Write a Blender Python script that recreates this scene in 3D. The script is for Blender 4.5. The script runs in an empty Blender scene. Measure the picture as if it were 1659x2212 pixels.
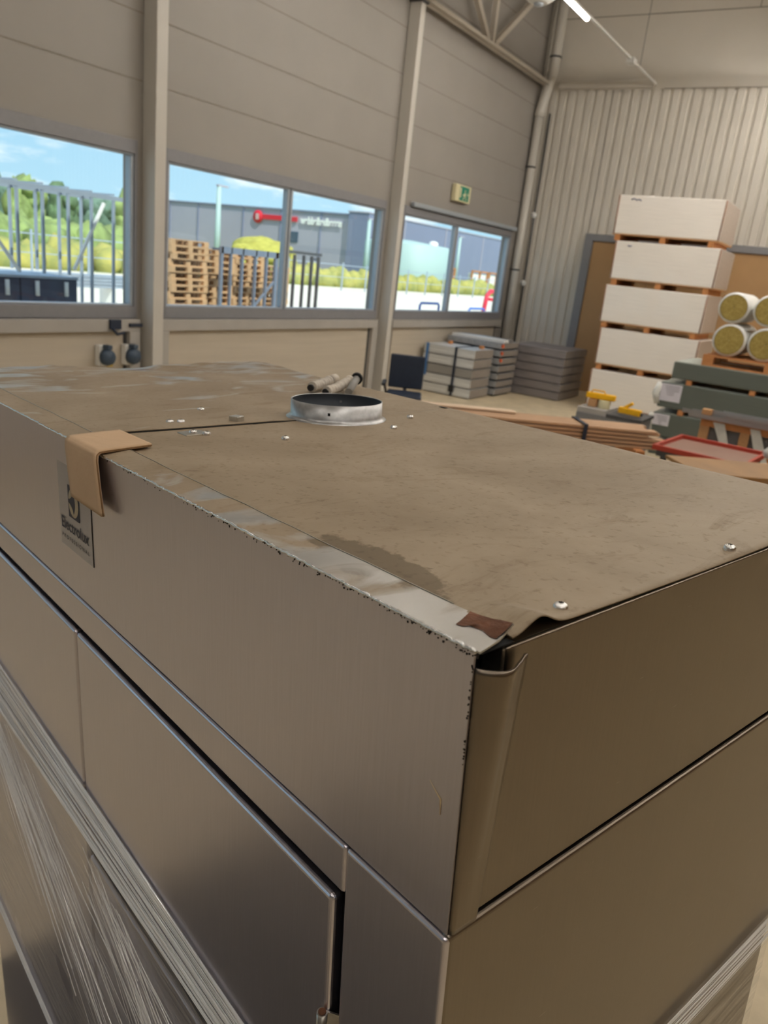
import bpy, bmesh, math, random
from mathutils import Vector, Matrix, Euler
from mathutils import noise as mnoise
random.seed(7)
S = bpy.context.scene
COL = S.collection

# ------------------------------------------------------------------ camera
CAMH = 2.12
cam_d = bpy.data.cameras.new('camera')
cam = bpy.data.objects.new('camera', cam_d); COL.objects.link(cam)
cam_d.sensor_fit = 'VERTICAL'; cam_d.sensor_height = 36.0; cam_d.sensor_width = 27.0
cam_d.lens = 1651.35 / 2212 * 36.0
cam_d.clip_start = 0.02; cam_d.clip_end = 600
yaw, pitch, roll = math.radians(-59.2076), math.radians(-17.8805), math.radians(6.4434)
B = Matrix(((1, 0, 0), (0, 0, -1), (0, 1, 0)))
CM = Matrix.Rotation(yaw, 3, 'Z') @ B @ Matrix.Rotation(pitch, 3, 'X') @ Matrix.Rotation(roll, 3, 'Z')
cam.matrix_world = Matrix.Translation((0, 0, CAMH)) @ CM.to_4x4()
cam_d.dof.use_dof = True
cam_d.dof.focus_distance = 0.78
cam_d.dof.aperture_fstop = 9.5
S.camera = cam

# ------------------------------------------------------------------ world, sun, exposure
S.view_settings.view_transform = 'Standard'; S.view_settings.look = 'None'
S.view_settings.gamma = 1; S.view_settings.use_curve_mapping = False
S.view_settings.exposure = 0.0
SKY_STRENGTH = 1.3
SUN_STRENGTH = 5.0
LAMP_E = 70.0
wd = bpy.data.worlds.new('sky'); S.world = wd; wd.use_nodes = True
nt = wd.node_tree; N = nt.nodes; N.clear()
o_ = N.new('ShaderNodeOutputWorld'); bg = N.new('ShaderNodeBackground'); bg.inputs[1].default_value = SKY_STRENGTH
tc = N.new('ShaderNodeTexCoord'); sep = N.new('ShaderNodeSeparateXYZ'); ramp = N.new('ShaderNodeValToRGB')
nt.links.new(tc.outputs['Generated'], sep.inputs[0]); nt.links.new(sep.outputs[2], ramp.inputs[0])
e = ramp.color_ramp.elements
e[0].position = 0.0; e[0].color = (0.50, 0.74, 0.86, 1)
e[1].position = 0.22; e[1].color = (0.34, 0.60, 0.84, 1)
x = e.new(0.6); x.color = (0.42, 0.52, 0.72, 1)
mp = N.new('ShaderNodeMapping'); mp.inputs['Scale'].default_value = (7, 7, 26)
nz = N.new('ShaderNodeTexNoise'); nz.inputs['Scale'].default_value = 1.6; nz.inputs['Detail'].default_value = 6; nz.inputs['Roughness'].default_value = 0.55
cr = N.new('ShaderNodeValToRGB'); cr.color_ramp.elements[0].position = 0.54; cr.color_ramp.elements[1].position = 0.74
mx = N.new('ShaderNodeMixRGB'); mx.inputs[2].default_value = (1.0, 1.0, 1.0, 1)
nt.links.new(tc.outputs['Generated'], mp.inputs[0]); nt.links.new(mp.outputs[0], nz.inputs[0]); nt.links.new(nz.outputs[0], cr.inputs[0])
nt.links.new(cr.outputs[0], mx.inputs[0]); nt.links.new(ramp.outputs[0], mx.inputs[1]); nt.links.new(mx.outputs[0], bg.inputs[0]); nt.links.new(bg.outputs[0], o_.inputs[0])
sun_d = bpy.data.lights.new('sun', 'SUN'); sun_d.energy = SUN_STRENGTH; sun_d.angle = 0.01; sun_d.color = (1, .96, .88)
sun = bpy.data.objects.new('sun', sun_d); COL.objects.link(sun)
sun.rotation_euler = Vector((0.25, 0.62, -0.75)).to_track_quat('-Z', 'Y').to_euler()

# ------------------------------------------------------------------ materials
MATS = {}
def srgb(r, g, b):
    f = lambda c: (c/255/12.92) if c/255 <= .04045 else ((c/255+.055)/1.055)**2.4
    return (f(r), f(g), f(b), 1)
def mat(name, col, rough=.6, metal=0, noise=0, nscale=20, bump=0, bscale=60, stretch=None, spec=.5, coat=0, emit=None, es=0, alpha=1, trans=0, col2=None, ior=1.45):
    if name in MATS: return MATS[name]
    m = bpy.data.materials.new(name); m.use_nodes = True; t = m.node_tree; n = t.nodes; p = n['Principled BSDF']
    p.inputs['Base Color'].default_value = col; p.inputs['Roughness'].default_value = rough; p.inputs['Metallic'].default_value = metal
    p.inputs['Specular IOR Level'].default_value = spec; p.inputs['Coat Weight'].default_value = coat; p.inputs['IOR'].default_value = ior
    p.inputs['Alpha'].default_value = alpha; p.inputs['Transmission Weight'].default_value = trans
    if emit: p.inputs['Emission Color'].default_value = emit; p.inputs['Emission Strength'].default_value = es
    tcn = n.new('ShaderNodeTexCoord'); mpn = n.new('ShaderNodeMapping'); t.links.new(tcn.outputs['Object'], mpn.inputs[0])
    if stretch: mpn.inputs['Scale'].default_value = stretch
    if noise:
        z = n.new('ShaderNodeTexNoise'); z.inputs['Scale'].default_value = nscale; z.inputs['Detail'].default_value = 5
        t.links.new(mpn.outputs[0], z.inputs[0]); r = n.new('ShaderNodeValToRGB')
        c2 = col2 or tuple([c*(1-noise) for c in col[:3]])+(1,)
        c1 = col if col2 else tuple([min(1, c*(1+noise*.6)) for c in col[:3]])+(1,)
        r.color_ramp.elements[0].color = c2; r.color_ramp.elements[1].color = c1
        r.color_ramp.elements[0].position = .32; r.color_ramp.elements[1].position = .68
        t.links.new(z.outputs[0], r.inputs[0]); t.links.new(r.outputs[0], p.inputs['Base Color'])
    if bump:
        z2 = n.new('ShaderNodeTexNoise'); z2.inputs['Scale'].default_value = bscale; z2.inputs['Detail'].default_value = 4
        t.links.new(mpn.outputs[0], z2.inputs[0]); b = n.new('ShaderNodeBump'); b.inputs['Strength'].default_value = bump; b.inputs['Distance'].default_value = .01
        t.links.new(z2.outputs[0], b.inputs['Height']); t.links.new(b.outputs[0], p.inputs['Normal'])
    MATS[name] = m
    return m

wall_m = mat('painted_panel', srgb(150, 145, 139), .55, noise=.04, nscale=1.5)
corr_m = mat('corrugated_paint', srgb(206, 200, 190), .42, noise=.04, nscale=1.2)
groove_m = mat('groove_shadow_gap', srgb(134, 127, 118), .8, noise=.1)
colm_m = mat('column_paint', srgb(196, 192, 184), .5, noise=.03, nscale=3)
truss_m = mat('truss_paint', srgb(188, 180, 168), .5, noise=.05)
frame_m = mat('window_aluminium', srgb(168, 176, 184), .45, .3, noise=.04)
frame_d = mat('window_frame_grey', srgb(134, 134, 138), .5, .1, noise=.04)
board_m = mat('cream_board', srgb(188, 178, 162), .6, noise=.06, nscale=3, stretch=(.3, 1, 6))
shelf_m = mat('grey_cream_board', srgb(168, 164, 158), .6, noise=.05, nscale=4)
floor_m = mat('concrete_floor', srgb(202, 186, 156), .55, noise=.14, nscale=5, bump=.1, bscale=40)
back_m = mat('far_wall_grey', srgb(126, 124, 124), .7, noise=.15, nscale=.6)
side_m = mat('brown_board_wall', srgb(128, 104, 76), .7, noise=.2, nscale=.6)
ceil_m = mat('ceiling_sheet', srgb(216, 212, 204), .7, noise=.05)
darkst_m = mat('dark_steel', srgb(84, 84, 86), .5, .4, noise=.1)
wood_m = mat('raw_pine', srgb(196, 150, 104), .65, noise=.16, nscale=9, stretch=(1, 8, 8), bump=.1)
woodo_m = mat('orange_wood', srgb(200, 136, 84), .65, noise=.15, nscale=9)
hard_m = mat('hardboard', srgb(178, 142, 100), .6, noise=.06, nscale=1.5)
black_m = mat('black_plastic', srgb(30, 32, 36), .5, noise=.1)
navy_m = mat('navy_plastic', srgb(34, 44, 62), .6, noise=.1)
white_m = mat('white_plastic', srgb(225, 225, 222), .4, noise=.03)
gap_shade_m = mat('dark_gap', (0.006, 0.006, 0.006, 1), .8, noise=.1)  # near-black painted in for the shade inside gaps, slots and holes

def steel(name, base, rough, streak=(1, 1, 60), amt=.10, bumpv=.02, scratch=0.0, rough_var=.012):
    m = bpy.data.materials.new(name); m.use_nodes = True; t = m.node_tree; n = t.nodes; p = n['Principled BSDF']
    p.inputs['Metallic'].default_value = 1.0
    tcn = n.new('ShaderNodeTexCoord'); mp1 = n.new('ShaderNodeMapping'); mp1.inputs['Scale'].default_value = streak
    t.links.new(tcn.outputs['Object'], mp1.inputs[0])
    z = n.new('ShaderNodeTexNoise'); z.inputs['Scale'].default_value = 14; z.inputs['Detail'].default_value = 6
    t.links.new(mp1.outputs[0], z.inputs[0])
    r = n.new('ShaderNodeValToRGB')
    r.color_ramp.elements[0].color = tuple(c*(1-amt) for c in base[:3])+(1,); r.color_ramp.elements[1].color = tuple(min(1, c*(1+amt)) for c in base[:3])+(1,)
    r.color_ramp.elements[0].position = .3; r.color_ramp.elements[1].position = .7
    t.links.new(z.outputs[0], r.inputs[0])
    # smudges vary the gloss
    z3 = n.new('ShaderNodeTexNoise'); z3.inputs['Scale'].default_value = 5; z3.inputs['Detail'].default_value = 4
    t.links.new(tcn.outputs['Object'], z3.inputs[0])
    mr = n.new('ShaderNodeMapRange'); mr.inputs[1].default_value = .3; mr.inputs[2].default_value = .7
    mr.inputs[3].default_value = rough-rough_var; mr.inputs[4].default_value = rough+rough_var
    t.links.new(z3.outputs[0], mr.inputs[0]); t.links.new(mr.outputs[0], p.inputs['Roughness'])
    last = r.outputs[0]
    if scratch:
        mp2 = n.new('ShaderNodeMapping'); mp2.inputs['Rotation'].default_value = (.5, .35, .5); mp2.inputs['Scale'].default_value = (3, 6, 70)
        t.links.new(tcn.outputs['Object'], mp2.inputs[0])
        z4 = n.new('ShaderNodeTexNoise'); z4.inputs['Scale'].default_value = 6; z4.inputs['Detail'].default_value = 2
        t.links.new(mp2.outputs[0], z4.inputs[0]); r4 = n.new('ShaderNodeValToRGB'); r4.color_ramp.elements[0].position = .74; r4.color_ramp.elements[1].position = .80
        t.links.new(z4.outputs[0], r4.inputs[0])
        mm = n.new('ShaderNodeMixRGB'); mm.blend_type = 'ADD'; mm.inputs[2].default_value = (scratch, scratch*.9, scratch*.75, 1)
        t.links.new(r4.outputs[0], mm.inputs[0]); t.links.new(last, mm.inputs[1]); last = mm.outputs[0]
    t.links.new(last, p.inputs['Base Color'])
    b = n.new('ShaderNodeBump'); b.inputs['Strength'].default_value = bumpv; b.inputs['Distance'].default_value = .002
    t.links.new(z.outputs[0], b.inputs['Height']); t.links.new(b.outputs[0], p.inputs['Normal'])
    return m
steel_front = steel('brushed_steel_front', (.60, .58, .645, 1), .30, streak=(30, 1, 1), amt=.03, bumpv=.0)
steel_shaded = steel('brushed_steel_shaded', (.225, .19, .15, 1), .32, streak=(1, 30, 1), amt=.03, bumpv=.0, scratch=.10)  # front's steel again, darkened and browned for the dim warm reflections on this side
steel_lip = steel('brushed_steel_lip', (.42, .385, .32, 1), .36, streak=(30, 1, 30))
steel_bright = steel('bare_bright_steel', (.97, .96, .94, 1), .2, streak=(40, 40, 40), amt=.3, bumpv=.3)
steel_galv = steel('galvanised_collar', (.42, .42, .42, 1), .38, streak=(6, 6, 6), amt=.15)
steel_dull = steel('dull_zinc', (.55, .53, .48, 1), .35, streak=(8, 8, 8))
rust_m = mat('rust', srgb(104, 66, 44), .85, noise=.35, nscale=60, bump=.4, bscale=90)
pit_m = mat('dark_pitted_metal', srgb(46, 38, 32), .7, .4, noise=.3, nscale=80, bump=.5)
card_m = mat('cardboard', srgb(196, 166, 134), .8, noise=.06, nscale=14, bump=.08, bscale=70)
card_e = mat('cardboard_edge', srgb(140, 108, 72), .9, noise=.3, nscale=120)

def dusty_top(name='dusty_sheet_steel', x0=-.5, x1=-1.7, o0=-.12, o1=.26):
    m = bpy.data.materials.new(name); m.use_nodes = True; t = m.node_tree; n = t.nodes; p = n['Principled BSDF']
    L = t.links.new
    tcn = n.new('ShaderNodeTexCoord')
    # broad dust
    z = n.new('ShaderNodeTexNoise'); z.inputs['Scale'].default_value = 3.2; z.inputs['Detail'].default_value = 8; z.inputs['Roughness'].default_value = .62; z.inputs['Distortion'].default_value = .6
    L(tcn.outputs['Object'], z.inputs[0])
    r = n.new('ShaderNodeValToRGB'); r.color_ramp.elements[0].position = .34; r.color_ramp.elements[1].position = .66
    r.color_ramp.elements[0].color = srgb(134, 116, 92); r.color_ramp.elements[1].color = srgb(160, 143, 120)
    L(z.outputs[0], r.inputs[0])
    # wiped smears: stretched noise
    mp2 = n.new('ShaderNodeMapping'); mp2.inputs['Scale'].default_value = (6, 2.0, 1); mp2.inputs['Rotation'].default_value = (0, 0, .55)
    L(tcn.outputs['Object'], mp2.inputs[0])
    z2 = n.new('ShaderNodeTexNoise'); z2.inputs['Scale'].default_value = 2.4; z2.inputs['Detail'].default_value = 9; z2.inputs['Roughness'].default_value = .7; z2.inputs['Distortion'].default_value = 1.4
    L(mp2.outputs[0], z2.inputs[0])
    r2 = n.new('ShaderNodeValToRGB'); r2.color_ramp.elements[0].position = .56; r2.color_ramp.elements[1].position = .72
    L(z2.outputs[0], r2.inputs[0])
    m1 = n.new('ShaderNodeMixRGB'); m1.blend_type = 'MULTIPLY'; m1.inputs[2].default_value = (.62, .54, .42, 1)
    mf = n.new('ShaderNodeMath'); mf.operation = 'MULTIPLY'; mf.inputs[1].default_value = .85; L(r2.outputs[0], mf.inputs[0])
    L(mf.outputs[0], m1.inputs[0]); L(r.outputs[0], m1.inputs[1])
    # fine speckle
    z3 = n.new('ShaderNodeTexNoise'); z3.inputs['Scale'].default_value = 120; z3.inputs['Detail'].default_value = 3
    L(tcn.outputs['Object'], z3.inputs[0]); r3 = n.new('ShaderNodeValToRGB'); r3.color_ramp.elements[0].position = .30; r3.color_ramp.elements[1].position = .42
    r3.color_ramp.elements[0].color = (.72, .68, .6, 1)
    L(z3.outputs[0], r3.inputs[0]); m2 = n.new('ShaderNodeMixRGB'); m2.blend_type = 'MULTIPLY'; m2.inputs[0].default_value = .8
    L(m1.outputs[0], m2.inputs[1]); L(r3.outputs[0], m2.inputs[2])
    # damp dirt stain with a ragged outline beside the folded crease
    sb = n.new('ShaderNodeVectorMath'); sb.operation = 'SUBTRACT'; sb.inputs[1].default_value = (-.155, .050, 0); L(tcn.outputs['Object'], sb.inputs[0])
    scl = n.new('ShaderNodeVectorMath'); scl.operation = 'MULTIPLY'; scl.inputs[1].default_value = (1/.098, 1/.040, 0); L(sb.outputs[0], scl.inputs[0])
    ln = n.new('ShaderNodeVectorMath'); ln.operation = 'LENGTH'; L(scl.outputs[0], ln.inputs[0])
    zs = n.new('ShaderNodeTexNoise'); zs.inputs['Scale'].default_value = 28; zs.inputs['Detail'].default_value = 8; zs.inputs['Roughness'].default_value = .65; L(tcn.outputs['Object'], zs.inputs[0])
    mas = n.new('ShaderNodeMath'); mas.operation = 'MULTIPLY_ADD'; mas.inputs[1].default_value = 1.5; L(zs.outputs[0], mas.inputs[0]); L(ln.outputs['Value'], mas.inputs[2])
    rs_ = n.new('ShaderNodeValToRGB'); rs_.color_ramp.elements[0].position = .0; rs_.color_ramp.elements[0].color = (.62, .62, .62, 1)
    mrs = n.new('ShaderNodeMapRange'); mrs.inputs[1].default_value = 1.50; mrs.inputs[2].default_value = 1.62; L(mas.outputs[0], mrs.inputs[0])
    rs_.color_ramp.elements[0].color = (.50, .47, .40, 1); rs_.color_ramp.elements[1].color = (1, 1, 1, 1); L(mrs.outputs[0], rs_.inputs[0])
    ms = n.new('ShaderNodeMixRGB'); ms.blend_type = 'MULTIPLY'; ms.inputs[0].default_value = 1; L(m2.outputs[0], ms.inputs[1]); L(rs_.outputs[0], ms.inputs[2])
    m2 = ms
    # thin dust bares steel; the lid's far-left streaks colour in window sheen
    sx = n.new('ShaderNodeSeparateXYZ'); L(tcn.outputs['Object'], sx.inputs[0])
    mr = n.new('ShaderNodeMapRange'); mr.inputs[1].default_value = x0; mr.inputs[2].default_value = x1; mr.inputs[3].default_value = o0; mr.inputs[4].default_value = o1
    L(sx.outputs[0], mr.inputs[0])
    mp5 = n.new('ShaderNodeMapping'); mp5.inputs['Scale'].default_value = (7, 3, 1); mp5.inputs['Rotation'].default_value = (0, 0, -.35)
    L(tcn.outputs['Object'], mp5.inputs[0])
    z5 = n.new('ShaderNodeTexNoise'); z5.inputs['Scale'].default_value = 2.2; z5.inputs['Detail'].default_value = 7; z5.inputs['Distortion'].default_value = 1
    L(mp5.outputs[0], z5.inputs[0])
    ad = n.new('ShaderNodeMath'); ad.operation = 'ADD'; L(z5.outputs[0], ad.inputs[0]); L(mr.outputs[0], ad.inputs[1])
    r5 = n.new('ShaderNodeValToRGB'); r5.color_ramp.elements[0].position = .66; r5.color_ramp.elements[1].position = .80
    L(ad.outputs[0], r5.inputs[0])
    mst = n.new('ShaderNodeMixRGB'); mst.inputs[2].default_value = (.50, .485, .455, 1); L(r5.outputs[0], mst.inputs[0]); L(m2.outputs[0], mst.inputs[1]); L(mst.outputs[0], p.inputs['Base Color'])
    mm = n.new('ShaderNodeMath'); mm.operation = 'MULTIPLY_ADD'; mm.inputs[1].default_value = .75; mm.inputs[2].default_value = .10; L(r5.outputs[0], mm.inputs[0])
    L(mm.outputs[0], p.inputs['Metallic'])
    rr = n.new('ShaderNodeMapRange'); rr.inputs[3].default_value = .60; rr.inputs[4].default_value = .33; L(r5.outputs[0], rr.inputs[0]); L(rr.outputs[0], p.inputs['Roughness'])
    b = n.new('ShaderNodeBump'); b.inputs['Strength'].default_value = .12; b.inputs['Distance'].default_value = .003
    L(z2.outputs[0], b.inputs['Height']); b2 = n.new('ShaderNodeBump'); b2.inputs['Strength'].default_value = .12; b2.inputs['Distance'].default_value = .001
    L(z3.outputs[0], b2.inputs['Height']); L(b.outputs[0], b2.inputs['Normal']); L(b2.outputs[0], p.inputs['Normal'])
    return m
top_m = dusty_top()
flange_m = dusty_top('dusty_flange_wiped_at_end', -.62, -.06, .02, .42)

# ------------------------------------------------------------------ mesh builder
class MB:
    def __init__(s, T=None): s.v = []; s.f = []; s.T = T; s.sm = []
    def add(s, vs, fs, smooth=False):
        k = len(s.v)
        for p in vs:
            p = Vector(p); s.v.append(s.T(p) if s.T else p)
        for f in fs: s.f.append([k+i for i in f]); s.sm.append(smooth)
        return s
    def box(s, x0, x1, y0, y1, z0, z1):
        vs = [(x, y, z) for z in (z0, z1) for y in (y0, y1) for x in (x0, x1)]
        return s.add(vs, [(0, 2, 3, 1), (4, 5, 7, 6), (0, 1, 5, 4), (2, 6, 7, 3), (0, 4, 6, 2), (1, 3, 7, 5)])
    def obox(s, c, ax, ay, az):   # centre and three half-axis vectors
        c = Vector(c); ax = Vector(ax); ay = Vector(ay); az = Vector(az)
        vs = [c+i*ax+j*ay+k*az for k in (-1, 1) for j in (-1, 1) for i in (-1, 1)]
        return s.add(vs, [(0, 2, 3, 1), (4, 5, 7, 6), (0, 1, 5, 4), (2, 6, 7, 3), (0, 4, 6, 2), (1, 3, 7, 5)])
    def beam(s, a, b, w, h=None, up=(0, 0, 1)):
        a = Vector(a); b = Vector(b); h = h or w; d = (b-a).normalized(); u = Vector(up)
        if abs(d.dot(u)) > .95: u = Vector((0, 1, 0))
        r = d.cross(u).normalized(); u2 = r.cross(d)
        return s.obox((a+b)/2, (b-a)/2, r*w/2, u2*h/2)
    def tube(s, pts, r, n=10, cap=True, smooth=True):
        pts = [Vector(p) for p in pts]; rs = r if isinstance(r, (list, tuple)) else [r]*len(pts)
        vs = []; fs = []; prev = None
        for i, p in enumerate(pts):
            d = (pts[min(i+1, len(pts)-1)]-pts[max(i-1, 0)]).normalized()
            if prev is None:
                u = Vector((0, 0, 1)) if abs(d.z) < .9 else Vector((1, 0, 0)); a = d.cross(u).normalized()
            else: a = (prev-d*prev.dot(d)).normalized()
            prev = a; b = d.cross(a)
            for k in range(n):
                t = 2*math.pi*k/n; vs.append(p+(a*math.cos(t)+b*math.sin(t))*rs[i])
        for i in range(len(pts)-1):
            for k in range(n): fs.append((i*n+k, i*n+(k+1) % n, (i+1)*n+(k+1) % n, (i+1)*n+k))
        s.add(vs, fs, smooth)
        if cap:
            k0 = len(s.v)-len(vs)
            s.f.append([k0+i for i in range(n)][::-1]); s.sm.append(False)
            s.f.append([k0+(len(pts)-1)*n+i for i in range(n)]); s.sm.append(False)
        return s
    def lathe(s, c, prof, n=48, smooth=True, axis='Z', closed=False):
        c = Vector(c); vs = []; fs = []
        for r, z in prof:
            for k in range(n):
                t = 2*math.pi*k/n
                q = Vector((r*math.cos(t), r*math.sin(t), z))
                if axis == 'X': q = Vector((q.z, q.x, q.y))
                if axis == 'Y': q = Vector((q.x, q.z, q.y))
                vs.append(c+q)
        m = len(prof)
        for i in range(m-1 if not closed else m):
            j = (i+1) % m
            for k in range(n): fs.append((i*n+k, i*n+(k+1) % n, j*n+(k+1) % n, j*n+k))
        return s.add(vs, fs, smooth)
    def prism(s, poly, d):   # polygon of 3d points extruded by vector d
        poly = [Vector(p) for p in poly]; d = Vector(d); n = len(poly)
        fs = [list(range(n))[::-1], [n+i for i in range(n)]]+[(i, (i+1) % n, n+(i+1) % n, n+i) for i in range(n)]
        return s.add(poly+[p+d for p in poly], fs)
    def grid(s, P, nu, nv, smooth=True):
        vs = [P(i/(nu-1), j/(nv-1)) for j in range(nv) for i in range(nu)]
        fs = [(j*nu+i, j*nu+i+1, (j+1)*nu+i+1, (j+1)*nu+i) for j in range(nv-1) for i in range(nu-1)]
        return s.add(vs, fs, smooth)
    def build(s, name, m, parent=None, bevel=0, solid=0, fix=True, seg=2):
        me = bpy.data.meshes.new(name); me.from_pydata([tuple(v) for v in s.v], [], s.f)
        me.polygons.foreach_set('use_smooth', s.sm)
        me.materials.append(m)
        if fix:
            b = bmesh.new(); b.from_mesh(me); bmesh.ops.recalc_face_normals(b, faces=b.faces); b.to_mesh(me); b.free()
        o = bpy.data.objects.new(name, me); COL.objects.link(o)
        if parent: o.parent = parent
        if solid: q = o.modifiers.new('s', 'SOLIDIFY'); q.thickness = solid; q.offset = 0
        if bevel: q = o.modifiers.new('b', 'BEVEL'); q.width = bevel; q.segments = seg; q.limit_method = 'ANGLE'
        return o
def tag(o, label, cat, group=None, kind=None):
    o['label'] = label; o['category'] = cat
    if group: o['group'] = group
    if kind: o['kind'] = kind
    return o
def thing(name, label, cat, loc=(0, 0, 0), rz=0, group=None):
    o = bpy.data.objects.new(name, None); COL.objects.link(o); o.location = loc; o.rotation_euler = (0, 0, rz)
    o.empty_display_size = .1
    return tag(o, label, cat, group)
def struct(o): o['kind'] = 'structure'; return o
def dup(o, parent=None):
    c = o.copy(); COL.objects.link(c)
    if parent: c.parent = parent; c.matrix_parent_inverse = o.matrix_parent_inverse.copy()
    for ch in list(o.children): dup(ch, c)
    return c

# ================================================================== ROOM
WY = 7.0; RX = 16.2; XB = -7.0; YB = -9.0; CZ = 7.9
SILL, HEAD = 1.385, 2.925
bays = [(-6.4, -1.2), (-.55, 0.2), (.9, 5.86), (6.3, 10.72), (11.3, 15.57)]
bays = [(-5.9, -1.0), (-.35, 5.88), (6.3, 10.72), (11.3, 15.57)]
# window wall (sandwich panels with grooves, cut round the windows)
mb = MB()
mb.box(XB, RX+.3, WY, WY+.18, 0, SILL)
mb.box(XB, RX+.3, WY, WY+.18, HEAD, CZ)
edges = [XB]+[v for b in bays for v in b]+[RX+.3]
for i in range(0, len(edges), 2): mb.box(edges[i], edges[i+1], WY, WY+.18, SILL, HEAD)
struct(mb.build('wall_left', wall_m))
mb = MB()
for k in range(8):
    z = 3.625+.606*k
    mb.box(XB, RX, WY-.004, WY+.002, z-.0055, z+.0055)
struct(mb.build('trim_1', groove_m))
# corner wall: corrugated sheet, flat panels above
def corrug(y0, y1, z0, z1):
    m = MB(); pitch = .19; prof = []
    y = y0
    while y < y1-.001:
        for dy, dx in ((0, 0), (.115, 0), (.132, .038), (.172, .038)):
            if y+dy <= y1: prof.append((y+dy, dx))
        y += pitch
    prof.append((y1, 0))
    vs = [(RX+dx, yy, z) for z in (z0, z1) for yy, dx in prof]; n = len(prof)
    m.add(vs, [(i, i+1, n+i+1, n+i) for i in range(n-1)])
    return m
m1 = corrug(YB, 5.575, 3.15, 5.79); m2 = corrug(5.58, WY, 0, 5.79)
m1.add(m2.v, m2.f); m1.sm = [False]*len(m1.f)
struct(m1.build('wall_right', corr_m))
mb = MB(); mb.box(RX+.05, RX+.3, YB, WY+.18, 0, CZ); mb.box(RX-.01, RX+.05, YB, WY, 5.79, CZ)
struct(mb.build('wall_back', mat('upper_panel', srgb(214, 208, 198), .6, noise=.03, nscale=1)))
mb = MB(); mb.box(RX-.014, RX-.008, YB, WY, 7.035, 7.05); mb.box(RX-.014, RX-.008, 3.21, 3.225, 7.05, CZ); mb.box(RX-.014, RX-.008, YB, 4.6, 5.79, 5.80)
struct(mb.build('trim_2', groove_m))
struct(MB().box(RX-.12, RX, 4.78, 6.66, 5.80, 5.93).build('trim_3', corr_m, bevel=.01))
# far unseen sides close the hall so the light stays indoors
struct(MB().box(XB-.2, XB, YB, WY+.18, 0, CZ).build('wall_front', back_m))
struct(MB().box(XB, RX+.3, YB-.2, YB, 0, CZ).build('wall_side', side_m))
struct(MB().box(XB, RX+.3, YB, WY+.18, -.2, 0).build('floor', floor_m))
struct(MB().box(XB, RX+.3, YB, WY+.18, CZ, CZ+.2).build('ceiling', ceil_m))
o = tag(MB().box(-1.15, 1.05, -.80, .62, 0, .012).build('reflection_mat', mat('dark_reflection_mat', srgb(86, 82, 78), .8, noise=.2, nscale=30), None, bevel=.003), 'unseen dark mat added to darken reflections in the machine front', 'mat')  # unseen mat added to darken low reflections in the steel doors
o.location = (-.03, .86, .001); o.rotation_euler = (0, 0, math.radians(-107.23))
# closed-off opening in the corrugated wall: grey frame, brown hardboard infill
mb = MB(); mb.box(RX-.07, RX+.06, 5.42, 5.59, 0, 3.15); mb.box(RX-.07, RX+.06, -2.0, 5.42, 3.02, 3.15)
dfr = struct(mb.build('door_1', frame_d, bevel=.006))
mb = MB()
for a, b in ((5.41, 4.19), (4.18, 2.96), (2.95, 1.73), (1.72, .5), (.49, -.75), (-.76, -1.98)): mb.box(RX-.03, RX+.0, b, a, 0, 3.01)
mb.build('infill_board', hard_m, dfr)

# windows
glass_m = bpy.data.materials.new('window_glass'); glass_m.use_nodes = True
t = glass_m.node_tree; n = t.nodes; n.clear(); oo = n.new('ShaderNodeOutputMaterial'); mxs = n.new('ShaderNodeMixShader'); tr = n.new('ShaderNodeBsdfTransparent'); gl = n.new('ShaderNodeBsdfGlossy'); fr = n.new('ShaderNodeFresnel')
tr.inputs[0].default_value = (.93, .98, .99, 1); gl.inputs['Roughness'].default_value = .02; mxs.inputs[0].default_value = .06
t.links.new(tr.outputs[0], mxs.inputs[1]); t.links.new(gl.outputs[0], mxs.inputs[2]); t.links.new(mxs.outputs[0], oo.inputs[0])
mull = {1: [2.8], 2: [8.43], 3: [13.2], 0: [-3.4]}
for i, (a, b) in enumerate(bays):
    f = MB(); d0, d1 = WY-.03, WY+.10; w = .055
    f.box(a, b, d0, d1, SILL-.13, SILL); f.box(a, b, d0, d1, HEAD, HEAD+.13)
    f.box(a-.02, a+w*.3, d0, d1, SILL-.13, HEAD+.13); f.box(b-w*.3, b+.02, d0, d1, SILL-.13, HEAD+.13)
    fo = struct(f.build('window_%d' % (i+1), frame_d, bevel=.006))
    xs = [a]+mull[i]+[b]
    for j in range(len(xs)-1):
        g = MB(); a2, b2 = xs[j]+.012, xs[j+1]-.012; s_ = .042
        g.box(a2, b2, d0+.02, d1-.02, SILL, SILL+.02); g.box(a2, b2, d0+.02, d1-.02, HEAD-.02, HEAD)
        g.box(a2, a2+s_, d0+.02, d1-.02, SILL+.02, HEAD-.02); g.box(b2-s_, b2, d0+.02, d1-.02, SILL+.02, HEAD-.02)
        g.build('sash', frame_m, fo, bevel=.008)
        MB().box(a2+.02, b2-.02, WY+.03, WY+.036, SILL+.01, HEAD-.01).build('pane', glass_m, fo)
    # sun shade housing over the third bay
    if i == 3:
        MB().box(a+.15, b+.1, WY-.1, WY-.03, HEAD+.13, HEAD+.20).build('blind_rail', frame_m, fo, bevel=.01)
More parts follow.
